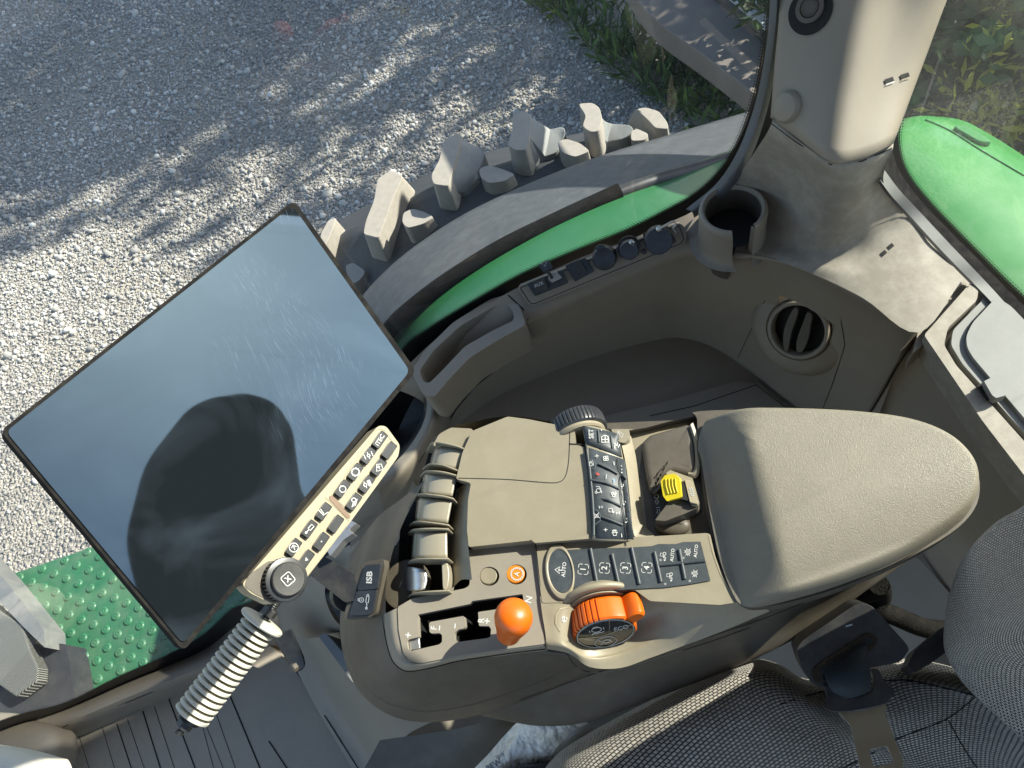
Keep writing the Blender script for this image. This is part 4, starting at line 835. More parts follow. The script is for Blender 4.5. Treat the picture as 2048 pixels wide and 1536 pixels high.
for i in range(4): tube('grip_ridge', [YS(u, v, .0003) for u, v in [(1331 + 6.4 * i, 958 - i * 0.3), (1332 + 6.4 * i, 972), (1336.5 + 6.1 * i, 988 - i)]], .0009, mat('yellow ridge', (.50, .40, .01), .5), ys, seg=8)
pillow('rocker', [Pz(u, v, .6925) for u, v in ell(1345, 1052, 36, 21, 0, 30)], .006, .008, M_SHELL, CON, depth=.002)

# ---- button row panel and the side pocket around the dial
zr = .704; ZR = Z(zr)
pan = rnd([(1068, 1083), (1182, 1076), (1300, 1073), (1412, 1066), (1420, 1068), (1430, 1110), (1455, 1172), (1484, 1203), (1440, 1210), (1300, 1202), (1270, 1180), (1210, 1172), (1165, 1182), (1130, 1205), (1084, 1206)], 5)
# opening for the dial is left open: the dish below fills it
o_pan = prism('button_panel', pan, ZR, .006, M_PLATE, CON, bevel=.0022, seg=3)
# sloping dish panel in front, carrying the dial
DI = [[(1080, 1192, .7035), (1130, 1198, .7035), (1165, 1180, .703), (1215, 1170, .703), (1275, 1178, .703), (1310, 1192, .703), (1360, 1186, .7035), (1420, 1178, .7035), (1482, 1200, .7035)],
      [(1084, 1225, .7032), (1130, 1240, .700), (1168, 1240, .674), (1215, 1240, .668), (1275, 1235, .668), (1320, 1215, .680), (1365, 1205, .697), (1420, 1200, .702), (1490, 1206, .702)],
      [(1090, 1262, .702), (1128, 1282, .697), (1165, 1308, .674), (1220, 1302, .662), (1280, 1280, .662), (1330, 1256, .672), (1380, 1236, .684), (1440, 1220, .694), (1505, 1210, .699)],
      [(1093, 1288, .6985), (1135, 1296, .694), (1178, 1316, .674), (1230, 1312, .663), (1290, 1292, .663), (1345, 1272, .669), (1400, 1252, .680), (1460, 1232, .688), (1520, 1212, .695)],
      [(1093, 1298, .690), (1140, 1308, .684), (1180, 1334, .668), (1240, 1336, .658), (1300, 1316, .658), (1360, 1294, .662), (1415, 1274, .672), (1475, 1250, .680), (1540, 1222, .688)]]
o_di = pg('dial_dish', DI, M_PLATE, CON, su=5, sv=6)
HD = Hit(o_di, fb=Z(.69))
seam('panel_joint', [(1071, 1086), (1079, 1160), (1093, 1292), (1094, 1300)], Hit(o_pan, o_di, GPt, fb=Z(.7)), CON, 2.4, off=.0006)
strip = [(1133, 1100), (1180, 1097), (1260, 1095), (1304, 1092), (1316, 1088), (1352, 1088), (1366, 1084), (1401, 1083), (1421, 1161), (1375, 1169), (1328, 1175), (1305, 1176), (1150, 1185)]
o_st = prism('button_strip', rnd(strip, 2), ZR, .004, M_RUB, CON, bevel=.0008, off=.0014)
SS = Pl((0, 0, zr + .0014), (0, 0, 1))
for a, b in (((1181, 1097), (1195, 1172)), ((1224, 1108), (1237, 1166)), ((1263, 1095), (1279, 1168)), ((1309, 1104), (1322, 1164)), ((1358.5, 1099), (1370, 1158)), ((1318, 1130), (1410, 1121))):
    tube('button_ridge', [SS(*a, .0006), SS(*b, .0006)], .0017, M_RUB, o_st, seg=10)
ov = ell(1120.5, 1143, 27, 50, -8, 40)
prism('auto_bezel', ell(1119, 1143, 29, 56, -8, 44), ZR, .004, M_PLATE, CON, holes=[ell(1120.5, 1142, 23.5, 44, -8, 40)], bevel=.0012, off=.0032)
au = prism('auto_button', ell(1120.5, 1142, 23.5, 44, -8, 40), ZR, .004, M_RUB, CON, bevel=.001, off=.0022)
OS = Pl((0, 0, zr + .0022), (0, 0, 1))
text('button_lettering', 'AUTO', (1128, 1139), 7.5, (.1, -1), OS, M_WHT, au, off=.0003)
icon('arrow_symbol', (1117, 1140), 8, (.1, -1), [['c', (-.9, -.4), (0, .9), (.9, -.4), (0, 0)], [(0, -.9), (0, 0)]], OS, M_WHT, au, wd=1.8)
for t_, u, v in (('1', 1166.5, 1138.5), ('2', 1209, 1136), ('3', 1251, 1136), ('4', 1293.5, 1135.5)):
    text('button_number', t_, (u, v), 11, (.1, -1), SS, M_WHT, o_st, off=.0003)
    icon('number_frame', (u, v), 10, (.1, -1), [[(-.25, 1), (-.75, 1), (-1, .75), (-1, .2)], [(.25, 1), (.75, 1), (1, .75), (1, .2)], [(-.25, -1), (-.75, -1), (-1, -.75), (-1, -.2)], [(.25, -1), (.75, -1), (1, -.75), (1, -.2)]], SS, M_WHT, o_st, wd=1.1)
def tracto(u, v, a=True):
    icon('button_symbol', (u, v), 8.5, (.12, -1), [['c', (-.1, .9), (.6, .9), (.6, .3), (-.1, .2)], circ(.55, -.05, .35, 12), circ(-.25, -.05, .22, 10), [(-.3, -.5), (-1.1, -.2)], [(-.8, -.05), (-1.15, -.2), (-.85, -.5)]], SS, M_WHT, o_st, wd=1.1)
tracto(1328, 1112); tracto(1341, 1153)
text('button_lettering', 'AUTO', (1345, 1110), 6.5, (.12, -1), SS, M_WHT, o_st, off=.0003)
text('button_lettering', 'AUTO', (1392, 1102), 6.5, (.12, -1), SS, M_WHT, o_st, off=.0003)
for u, v in ((1376, 1104), (1390, 1147)):
    icon('button_symbol', (u, v), 8, (.12, -1), [circ(0, 0, .55, 14), [(-.9, .5), (-.6, .3)], [(-.9, -.5), (-.6, -.3)], [(.9, .5), (.6, .3)], [(.9, -.5), (.6, -.3)], [(-.9, 0), (-.6, 0)], rect(-.22, -.22, .22, .22), [(-.2, .95), (0, .55)], [(.3, .95), (.2, .6)]], SS, M_WHT, o_st, wd=1.1)
for u, v in ((1321, 1120), (1330.5, 1168), (1367, 1115.5), (1379.5, 1162)): icon('indicator', (u, v), 1.8, (1, 0), [circ(0, 0, .9, 10)], SS, M_GRYP, o_st, wd=1)
# rim line of the tan panel by the pad
seam('panel_rim', cat([(1418, 1070), (1428, 1110), (1450, 1165), (1480, 1202), (1510, 1208)], 3, False), Hit(o_pan, o_di, fb=Z(.704)), CON, 3, m=M_CRM)
# indicator outline left of the dial
icon('dial_outline', (1138, 1238), 22, (1, 0), [[(.0, -1.1 * -1), (-.8, .9), (-1.15, .3), (-1.2, -.4), (-.8, -1.1), (.1, -1.55)]], HD, M_CRM, CON, wd=3, off=.0006)
icon('dial_symbol', (1128, 1238), 6, (.1, -1), [[(-1, 0), (.9, 0)], [(-.4, -.7), (-1, 0), (-.4, .7)], [(0, -.9), (.7, -.5)], [(.1, .8), (.8, .3)]], HD, M_WHT, CON, wd=1.8, off=.0006)

# ---- orange dial
DA = Vector((-.20, -.93, .26)).normalized(); DC = Pz(1211, 1268, .684)
DX = (Pz(1315, 1235, .684) - DC); DX = (DX - DA * DX.dot(DA)).normalized(); DY = DA.cross(DX) * -1
if DY.z < 0: DY = -DY
DIAL = thing('engine_dial', 'orange ribbed rotary dial with black ECO face in a side pocket of the console', 'dial', tuple(DC))
RD = .0305
bm = bmesh.new(); prof = [(RD * .93, .0), (RD * .99, -.0015), (RD, -.004), (RD * .99, -.020), (RD * .95, -.022)]; sg = 360; rings = []
for r_, h in prof:
    ring = []
    for k in range(sg):
        t = 2 * math.pi * k / sg; deg = math.degrees(t) % 360; rr = r_
        if 88 < deg < 190 and -.021 < h and (k % 10) in (0, 1, 2): rr = r_ - .0016
        d_ = abs(((deg - 28) + 180) % 360 - 180)
        if d_ < 11: rr += .0150 * max(0, 1 - (d_ / 11) ** 3) ** .6
        elif 28 < deg < 75: rr += .002 * (1 - (deg - 42) / 33) if deg > 42 else 0
        ring.append(bm.verts.new(DC + DA * h + (DX * math.cos(t) + DY * math.sin(t)) * rr))
    rings.append(ring)
for A, B in zip(rings, rings[1:]):
    for k in range(sg): bm.faces.new((A[k], A[(k + 1) % sg], B[(k + 1) % sg], B[k]))
bm.faces.new(rings[-1]); bm.faces.new(list(reversed(rings[0])))
link('orange_ring', fin(bm), M_ORG, DIAL, 25)
fc = lathe('black_face', DC + DA * .0004, DA, [(RD * .93, -.003), (RD * .93, .0004), (RD * .90, .0012), (.0005, .0014)], M_GLOSS, DIAL, 64)
FS = Pl(DC + DA * .0018, DA)
def f2(x, y): q = DC + DX * x * RD + DY * y * RD; r_ = q - EYE; a = r_.dot(vr); b = r_.dot(vu); d = r_.dot(vf); return (CX + a / d * FPX, CY - b / d * FPX)
def ficon(name, x, y, sc, st, m, wd=1.2): 
    out = []
    for s_ in st:
        cl_ = s_[0] == 'c'; out.append((['c'] if cl_ else []) + [((f2(x + p[0] * sc, y + p[1] * sc)[0]), -(f2(x + p[0] * sc, y + p[1] * sc)[1])) for p in (s_[1:] if cl_ else s_)])
    return icon(name, (0, 0), 1, (1, 0), out, FS, m, fc, wd=wd, off=.0004)
ficon('face_border', 0, 0, .88, [circ(0, 0, 1, 48)], M_GRYP, 1.2)
ficon('face_divider', 0, 0, 1, [[(.28, .85), (.12, -.05), (.86, .2)], [(.12, -.05), (-.2, -.1), (-.85, .1)]], M_CRM, 1.3)
ficon('engine_symbol', -.2, .38, .2, [circ(0, .1, .75, 14), [(-1.1, .4), (-1.1, -.3)], [(1.1, .4), (1.1, -.3)], [(-.4, .95), (.4, .95)], [(-1, -1.1), (-.6, -.9), (-.2, -1.1), (.2, -.9), (.6, -1.1), (1, -.9)]], M_WHT, 1.5)
e0 = f2(.52, .12); e1 = f2(.75, .12)
text('face_lettering', 'ECO', e0, 8, (e1[0] - e0[0], e1[1] - e0[1]), FS, M_GRYP, fc, off=.0004, sx=1.3)
ficon('small_button', -.1, -.52, .34, [circ(0, 0, 1, 24)], M_GRYP, 1.2)
ficon('button_symbol', -.1, -.5, .18, [circ(.2, 0, .6, 10), [(-1, 1), (-.5, 0), (-1, -.9)], [(.9, .6), (1, -.7)]], M_WHT, 1.4)
# tan cowl arching over the dial
cw = []
for r_, h in ((RD + .0070, -.0330), (RD + .0105, -.0305), (RD + .0110, -.0275), (RD + .0090, -.0255), (RD + .002, -.026)):
    cw.append([DC + DA * h + (DX * math.cos(R(t)) + DY * math.sin(R(t))) * r_ for t in range(-6, 190, 4)])
grid('dial_cowl', cw, M_PLATE, CON, su=1, sv=2, smooth=60)
cw2 = [[DC + DA * h + (DX * math.cos(R(t)) + DY * math.sin(R(t))) * r_ for t in range(-30, 216, 6)] for r_, h in ((RD + .0070, -.0330), (RD + .0040, -.036), (RD - .004, -.043))]
grid('dial_cowl_back', cw2, M_PLATE, CON, su=1, sv=2, smooth=60)
lathe('dial_back', DC - DA * .024, DA, [(RD + .003, -.002), (RD + .003, 0), (.001, .0)], M_PLATE, CON, 48)

# ---- armrest pad
pad = [(1396, 880), (1404, 838), (1436, 819), (1600, 818), (1735, 826), (1830, 842), (1900, 872), (1945, 915), (1962, 962), (1950, 1012), (1900, 1058), (1800, 1115), (1690, 1160), (1600, 1188), (1525, 1205), (1490, 1202), (1468, 1178), (1440, 1105), (1418, 1000), (1402, 900)]
P3 = cat([Pz(u, v, .728) for u, v in pad], 5)
P3 = [Vector((p.x, p.y, .713)) for p in P3]
o = pillow('armrest_pad', P3, .029, .008, M_PAD, CON, depth=.012, steps=8, flat=.002)
fa, fb_ = Pz(1397, 825, .713), Pz(1482, 1200, .713); fn_ = Vector((fb_.y - fa.y, fa.x - fb_.x, 0)).normalized()      # the front slopes down towards the keys
if fn_.x < 0: fn_ = -fn_
na, nb_ = Pz(1490, 1204, .713), Pz(1905, 1060, .713); nn_ = Vector((nb_.y - na.y, na.x - nb_.x, 0)).normalized()
if nn_.y < 0: nn_ = -nn_
sub_ = o.modifiers.new('s', 'SUBSURF'); sub_.levels = sub_.render_levels = 1
for v_ in o.data.vertices:
    d_ = max(0, (v_.co - fa).dot(fn_)); q_ = max(0, 1 - d_ / .038)
    e_ = max(0, (v_.co - na).dot(nn_)); v_.co.z -= .011 * max(0, 1 - e_ / .048) ** 1.8 if v_.co.z > .715 else 0
    if v_.co.z > .70: v_.co.z = .706 + (v_.co.z - .706) * (1 - q_ ** 1.15 * .97)
P4 = cat([Pz(u, v, .702) for u, v in [(1394, 838), (1400, 822), (1600, 818), (1735, 824), (1840, 842), (1908, 880), (1948, 930), (1960, 972), (1948, 1020), (1900, 1068), (1800, 1124), (1690, 1172), (1600, 1200), (1530, 1214), (1490, 1213), (1462, 1190), (1432, 1105), (1410, 1000), (1398, 900)]], 4)
prism3('pad_base', P4, (0, 0, -.02), M_SHELL, CON, bevel=.003)

# ================================================================== display monitor
cL, cT, cR, cB = (0, 862), (588, 400), (833, 742), (367, 1303)
rL, rT, rR_, rB = ray(*cL), ray(*cT), ray(*cR), ray(*cB)
A = np.array([[rL.x, -rT.x, -rB.x], [rL.y, -rT.y, -rB.y], [rL.z, -rT.z, -rB.z]]); sol = np.linalg.solve(A, -np.array(rR_[:]))
k = .305 / (rT * sol[1] - rL * sol[0]).length
qL, qT, qB, qR = [EYE + r_ * (t * k) for r_, t in ((rL, sol[0]), (rT, sol[1]), (rB, sol[2]), (rR_, 1.0))]
dn = (qT - qL).cross(qB - qL).normalized()
if dn.dot(EYE - qL) < 0: dn = -dn
print('DISPLAY', qL, qT, qR, qB, 'n', dn, 'short', (qB - qL).length)
DS = Pl(qL, dn)
MON = thing('display_monitor', 'large smudged black touchscreen display with a cream keypad along its lower edge', 'monitor', tuple((qL + qR) / 2))
edge4 = rnd([cL, cT, cR, cB], 16, 6)
prism('back_shell', edge4, DS, .014, M_SRUB, MON, bevel=.003, off=-.004)
prism('bezel', edge4, DS, .006, M_SRUB, MON, bevel=.0012, off=-.0006)
def scr():
    m = bpy.data.materials.new('smudged sky-tinted screen glass'); m.use_nodes = True; N = m.node_tree.nodes; L = m.node_tree.links; b = N['Principled BSDF']
    b.inputs['Base Color'].default_value = (.007, .009, .011, 1); b.inputs['Roughness'].default_value = .03; b.inputs['IOR'].default_value = 1.95; b.inputs['Specular Tint'].default_value = (.50, .76, 1.0, 1)  # blue specular tint puts the sky's colour into the reflection
    tc = N.new('ShaderNodeTexCoord'); n1 = N.new('ShaderNodeTexNoise'); n1.inputs['Scale'].default_value = 7; n1.inputs['Detail'].default_value = 7; n1.inputs['Distortion'].default_value = 1.5; L.new(tc.outputs['Object'], n1.inputs['Vector'])
    hz = N.new('ShaderNodeMapRange'); hz.inputs[1].default_value = .44; hz.inputs[2].default_value = .75; hz.inputs[3].default_value = .002; hz.inputs[4].default_value = .05; L.new(n1.outputs['Fac'], hz.inputs[0])
    sc_ = None
    for k_, (rot, sx, sy, lo, hi, sd_) in enumerate([((0, 0, .5), 1500, 40, .66, .74, 2), ((.3, .5, -.9), 1300, 45, .68, .75, 5), ((.9, .4, 1.3), 1800, 60, .68, .75, 9), ((.2, 1.2, 2.2), 1500, 50, .68, .75, 13)]):
        n0 = N.new('ShaderNodeTexNoise'); n0.inputs['Scale'].default_value = 6; L.new(tc.outputs['Object'], n0.inputs['Vector'])
        va = N.new('ShaderNodeVectorMath'); va.operation = 'MULTIPLY_ADD'; va.inputs[1].default_value = (.06,) * 3; L.new(n0.outputs['Color'], va.inputs[0]); L.new(tc.outputs['Object'], va.inputs[2])
        mp = N.new('ShaderNodeMapping'); mp.inputs['Rotation'].default_value = rot; mp.inputs['Scale'].default_value = (sx, sy, sy); mp.inputs['Location'].default_value = (sd_, sd_, 0); L.new(va.outputs[0], mp.inputs[0])
        n2 = N.new('ShaderNodeTexNoise'); n2.inputs['Scale'].default_value = 1; n2.inputs['Detail'].default_value = 1; L.new(mp.outputs[0], n2.inputs['Vector'])
        r_ = N.new('ShaderNodeMapRange'); r_.inputs[1].default_value = lo; r_.inputs[2].default_value = hi; L.new(n2.outputs['Fac'], r_.inputs[0])
        if sc_ is None: sc_ = r_.outputs[0]
        else:
            mx = N.new('ShaderNodeMath'); mx.operation = 'MAXIMUM'; L.new(sc_, mx.inputs[0]); L.new(r_.outputs[0], mx.inputs[1]); sc_ = mx.outputs[0]
    # wear is strongest in patches
    n3 = N.new('ShaderNodeTexNoise'); n3.inputs['Scale'].default_value = 9; n3.inputs['Detail'].default_value = 3; L.new(tc.outputs['Object'], n3.inputs['Vector'])
    pm = N.new('ShaderNodeMapRange'); pm.inputs[1].default_value = .52; pm.inputs[2].default_value = .68; pm.inputs[4].default_value = .22; L.new(n3.outputs['Fac'], pm.inputs[0])
    sx = N.new('ShaderNodeSeparateXYZ'); L.new(tc.outputs['Object'], sx.inputs[0]); gx = N.new('ShaderNodeMapRange'); gx.inputs[1].default_value = -.22; gx.inputs[2].default_value = -.10; gx.inputs[3].default_value = .06; L.new(sx.outputs[0], gx.inputs[0])
    pq = N.new('ShaderNodeMath'); pq.operation = 'MULTIPLY'; L.new(pm.outputs[0], pq.inputs[0]); L.new(gx.outputs[0], pq.inputs[1]); pm = pq
    ml = N.new('ShaderNodeMath'); ml.operation = 'MULTIPLY'; L.new(sc_, ml.inputs[0]); L.new(pm.outputs[0], ml.inputs[1])
    ad = N.new('ShaderNodeMath'); ad.operation = 'ADD'; L.new(hz.outputs[0], ad.inputs[0]); L.new(ml.outputs[0], ad.inputs[1])
    df = N.new('ShaderNodeBsdfDiffuse'); df.inputs[0].default_value = (.34, .48, .64, 1); mxs = N.new('ShaderNodeMixShader'); L.new(ad.outputs[0], mxs.inputs[0]); L.new(b.outputs[0], mxs.inputs[1]); L.new(df.outputs[0], mxs.inputs[2]); L.new(mxs.outputs[0], N['Material Output'].inputs[0])  # smudge film coloured blue to add to the sky reflection
    return m
prism('screen', rnd([(12, 863), (585, 411), (820, 742), (366, 1288)], 14, 6), DS, .0015, scr(), MON, off=.0006)
# cream keypad bar
KB = prism('keypad_bar', rnd([(757, 851), (772, 852), (800, 890), (797, 912), (700, 1045), (575, 1202), (545, 1208), (500, 1186), (484, 1168)], 7), DS, .020, M_CRM, MON, off=.006, bevel=.003, seg=3)
prism('bar_end', rnd([(497, 1150), (540, 1120), (566, 1130), (600, 1180), (572, 1200), (548, 1206), (510, 1188), (488, 1172)], 8), DS, .016, M_SHELL, MON, off=.0066, bevel=.002)
for loop in ([(752, 860), (765, 858), (789, 888), (786, 908), (704, 1026), (664, 992)], [(650, 994), (698, 1042), (690, 1056), (590, 1185)]):
    seam('bar_groove', rnd(loop, 5) if loop[0][0] > 700 else loop, Pl(DS.p + dn * .006, dn), KB, 1.0, off=.0003, close=loop[0][0] > 700, m=mat('groove', (.22, .19, .12), .6))
KS = Pl(DS.p + dn * .006, dn)
prism('bar_slot', rnd([(659, 992), (666, 990), (701, 1032), (700, 1037), (694, 1036), (658, 998)], 3), KS, .003, mat('brown slot', (.16, .10, .06), .5), KB, off=.0005, bevel=.0004)
ax = Vector((-.56, .83)).normalized(); ac = Vector((.80, .60))
keys = [(760, 880), (737, 911), (711, 944), (685, 977.5), (647.5, 1023), (619, 1058), (587.6, 1095), (778.5, 901), (757.7, 934.6), (733.5, 968.4), (708, 1003.6), (672, 1048), (643, 1083), (613, 1118)]
KT = Pl(KS.p + dn * .0040, dn)
for i, (u, v) in enumerate(keys):
    g_ = 1 + .022 * (980 - v) / -25 * .28; hl, hw = 16.5 * g_, 8.2 * g_
    q = [(u + ax.x * a * hl + ac.x * b * hw, v + ax.y * a * hl + ac.y * b * hw) for a, b in ((-1, -1), (-1, 1), (1, 1), (1, -1))]
    kk = prism('key', rnd(q, 3), KS, .005, M_KEY, MON, off=.0040, bevel=.0012, seg=3)
    prism('key_well', rnd([(a + (a - u) * .10, b + (b - v) * .07) for a, b in q], 3), KS, .001, M_VOID, kk, off=.0004)
    D = (.78, -.62); D2 = (.62, -.78)
    ic = lambda st, sc=8, wd=1.6, dx=(1, -.45): icon('key_symbol', (u, v), sc, dx, st, KT, M_WHT, kk, wd=wd)
    if i == 0: text('key_lettering', 'iTEC', (u, v), 8.5, (.60, -.95), KT, M_WHT, kk)
    if i == 1: ic([circ(0, 0, .35, 10), [(-1, -.6), (-1, .7)], [(1, -.6), (1, .7)], [(0, .5), (0, .9)], [(0, -.5), (0, -.9)]])
    if i == 2: ic([gear(0, 0, .8, 10, .25)])
    if i == 3: ic([circ(0, -.1, .8, 18), [(-.2, .9), (.2, .5)]], 8)
    if i == 4: ic([[(-1, .9), (-.5, -.8), (1, -.6)], [(-.5, .9), (-.2, -.5)]], 8)
    if i == 5: ic([['c', (-.1, -.35), (1.1, -.35), (1.1, .35), (-.1, .35)], [(-.1, 0), (-1, 0)], circ(-1.1, 0, .2, 8)], 9, dx=(.75, -.8))
    if i == 6: ic([circ(0, 0, 1, 20), [(-.5, .1), (.1, .6), (.6, -.1)], [(.1, .6), (0, -.6)]], 9)
    if i == 8: ic([['c', (-.9, -.7), (.7, -.9), (.9, .5), (-.2, .9)], [(0, -.5), (0, .4)], [(-.35, .05), (0, .4), (.35, .05)]], 8)
    if i == 9: ic([circ(-.4, 0, .4, 10), [(-.4, .4), (-.4, .9)], [(-.4, -.4), (-.4, -.9)], [(.4, -.8), (.4, .8)], [(.7, -.8), (.7, .8)], [(1, -.8), (1, .8)]], 8)
    if i == 10: ic([circ(.1, .4, .45, 12), [(-.9, -.9), (-.1, .0)], [(-.5, -.9), (.1, -.1)], [(-.1, -.9), (.9, .3)]], 9)
    if i == 12: ic([circ(0, 0, .25, 6)], 3)
    if i == 13: ic([['c', (-.8, -.6), (.5, -.8), (0, .8)]], 3.5, 2.2)
kx = KS(566, 1160, 0)
kn2 = lathe('rotary_knob', kx - dn * .004, dn, [(.0168, 0), (.0168, .011), (.0162, .0125), (.0145, .013)], M_KEY, MON, rib=(34, .0014), ribidx=(0, 1), smooth=25)
lathe('knob_face', kx + dn * .0095, dn, [(.0128, -.002), (.0128, .0025), (.0120, .0035), (.001, .0030)], M_BLK, kn2, 48)
KF = Pl(kx + dn * .0130, dn)
fx = Vector((576, 1158)); 
icon('knob_symbol', fx, 11, (.9, -.75), [['c'] + [(a, b) for a, b in rnd([(-1, -1), (1, -1), (1, 1), (-1, 1)], .4, 3)]], KF, M_WHT, kn2, wd=1.6, off=.0004)
text('knob_letter', 'X', fx, 10, (.9, -.75), KF, M_WHT, kn2, off=.0004, bold=.03)
# bracket arm behind the display, down to the console
prism('mount_bracket', rnd([(652, 1098), (676, 1076), (700, 1040), (712, 1046), (698, 1060), (706, 1066), (686, 1080), (670, 1100), (660, 1112)], 2), Z(.70), .012, M_SIL, MON, bevel=.001)
prism('mount_arm', rnd([(612, 1130), (648, 1112), (735, 1165), (742, 1180), (715, 1200), (690, 1205), (620, 1150)], 6), Z(.685), .035, M_BLK, MON, bevel=.005, seg=3)
tube('support_tube', [Pz(700, 1190, .66), Pz(690, 1190, .60), Pz(730, 1180, .50)], .018, M_BLK, MON, seg=20)

# ================================================================== ribbed grip handle
GR = thing('ribbed_grip', 'cream ribbed rubber grip on a black bolt below the display', 'grip', tuple(Pz(450, 1340, .47)))
g0, g1 = Pz(383, 1432, .665), Pz(515, 1256, .665); gd = (g1 - g0).normalized(); gl = (g1 - g0).length / U
lathe('core', g0 - gd * .004 * U, gd, [(.0105, 0), (.0105, gl + .008)], mat('grip core', (.09, .085, .075), .7), GR, 32)
for i in range(16):
    t = i / 15; c = g0 + gd * (gl * U * t * .965)
    lathe('rib', c, gd, [(.010, 0), (.0185, .0002), (.0198, .0009), (.0198, .0031), (.0187, .0038), (.010, .0042)], M_GRIP, GR, 40, smooth=30)
lathe('end_flange', g0 + gd * (gl + .004) * U, gd, [(.012, 0), (.0240, .0004), (.0256, .002), (.0256, .0048), (.0240, .006), (.010, .0065)], M_GRIP, GR, 40)
lathe('end_washer', g0 - gd * .006 * U, gd, [(.010, 0), (.0125, .001), (.0125, .005)], M_BLK, GR, 24)
lathe('hex_nut', g0 - gd * .014 * U, gd, [(.0075, 0), (.0085, .001), (.0085, .009)], M_BLK, GR, 6, smooth=10)
lathe('bolt_end', g0 - gd * .020 * U, gd, [(.0045, 0), (.0045, .010)], M_BLK, GR, 12)
lathe('hex_nut', g1 + gd * .016 * U, gd, [(.0085, 0), (.0085, .007), (.0075, .008)], M_BLK, GR, 6, smooth=10)
lathe('threaded_stud', g1 + gd * .012 * U, gd, [(.0048, 0)] + [(.0048 if j % 2 else .0040, .004 + j * .0012) for j in range(22)] + [(.003, .032)], M_BLK, GR, 16)
U = 1.36
bk = frus('bracket', [(545, 1272, .475), (583, 1256, .475), (608, 1312, .44), (612, 1330, .435), (602, 1343, .43), (584, 1340, .43), (566, 1308, .45)], .45, [(548, 1280, .42), (583, 1266, .42), (606, 1318, .40), (608, 1334, .40), (600, 1344, .40), (586, 1342, .40), (568, 1312, .41)], .41, M_BLK, GR, bevel=.003)
lathe('pivot_bolt', Pz(592, 1333, .45), Vector((-.5, -.3, .6)), [(.006, 0), (.006, .006), (.003, .007)], M_SHELL, GR, 6, smooth=10)

# cream column cover, bottom-left corner
CC = thing('column_cover', 'rounded cream plastic cover in the bottom left corner', 'cover', tuple(Pz(20, 1530, .35)))
pillow('cover_body', cat([Pz(u, v, .36) for u, v in [(-120, 1480), (-30, 1488), (40, 1500), (90, 1514), (108, 1522), (112, 1560), (60, 1620), (-120, 1640)]], 4), .03, .03, M_GRIP, CC, depth=.03, steps=7)
pillow('cover_base', cat([Pz(u, v, .24) for u, v in [(-120, 1440), (0, 1425), (60, 1436), (110, 1455), (128, 1480), (120, 1530), (60, 1620), (-120, 1640)]], 4), .03, .04, M_TRIM, CC, depth=.03, steps=7)

# ================================================================== seat
def weave():
    m = bpy.data.materials.new('woven seat cloth'); m.use_nodes = True; N = m.node_tree.nodes; L = m.node_tree.links; b = N['Principled BSDF']; b.inputs['Roughness'].default_value = .9
    b.inputs['Sheen Weight'].default_value = .15
    uv = N.new('ShaderNodeUVMap'); uv.uv_map = 'UVMap'; mp = N.new('ShaderNodeMapping'); mp.inputs['Rotation'].default_value = (0, 0, R(8)); L.new(uv.outputs[0], mp.inputs[0])
    n0 = N.new('ShaderNodeTexNoise'); n0.inputs['Scale'].default_value = 40; L.new(uv.outputs[0], n0.inputs['Vector'])
    va = N.new('ShaderNodeVectorMath'); va.operation = 'MULTIPLY_ADD'; va.inputs[1].default_value = (.0016,) * 3; L.new(n0.outputs['Color'], va.inputs[0]); L.new(mp.outputs[0], va.inputs[2])
    br = N.new('ShaderNodeTexBrick'); br.inputs['Scale'].default_value = 1; br.inputs['Brick Width'].default_value = .0052; br.inputs['Row Height'].default_value = .0036; br.inputs['Mortar Size'].default_value = .00075; br.inputs['Mortar Smooth'].default_value = .6
    br.inputs['Color1'].default_value = (.50, .46, .40, 1); br.inputs['Color2'].default_value = (.37, .34, .295, 1); br.inputs['Mortar'].default_value = (.012, .012, .014, 1); L.new(va.outputs[0], br.inputs['Vector'])
    n = N.new('ShaderNodeTexNoise'); n.inputs['Scale'].default_value = 900; L.new(uv.outputs[0], n.inputs['Vector'])
    mx = N.new('ShaderNodeMix'); mx.data_type = 'RGBA'; mx.blend_type = 'OVERLAY'; mx.inputs[0].default_value = .7; L.new(br.outputs['Color'], mx.inputs[6]); L.new(n.outputs['Fac'], mx.inputs[7]); L.new(mx.outputs[2], b.inputs['Base Color'])
    iv = N.new('ShaderNodeMath'); iv.operation = 'SUBTRACT'; iv.inputs[0].default_value = 1; L.new(br.outputs['Fac'], iv.inputs[1])
    bp = N.new('ShaderNodeBump'); bp.inputs['Distance'].default_value = .0016; bp.inputs['Strength'].default_value = 1; L.new(iv.outputs[0], bp.inputs['Height']); L.new(bp.outputs[0], b.inputs['Normal']); return m
M_WV = weave()
U = 1.0
SEAT = thing('seat', 'operator seat in grey woven cloth, bolster beside the console and backrest at right', 'seat', (.1, -.2, .25))
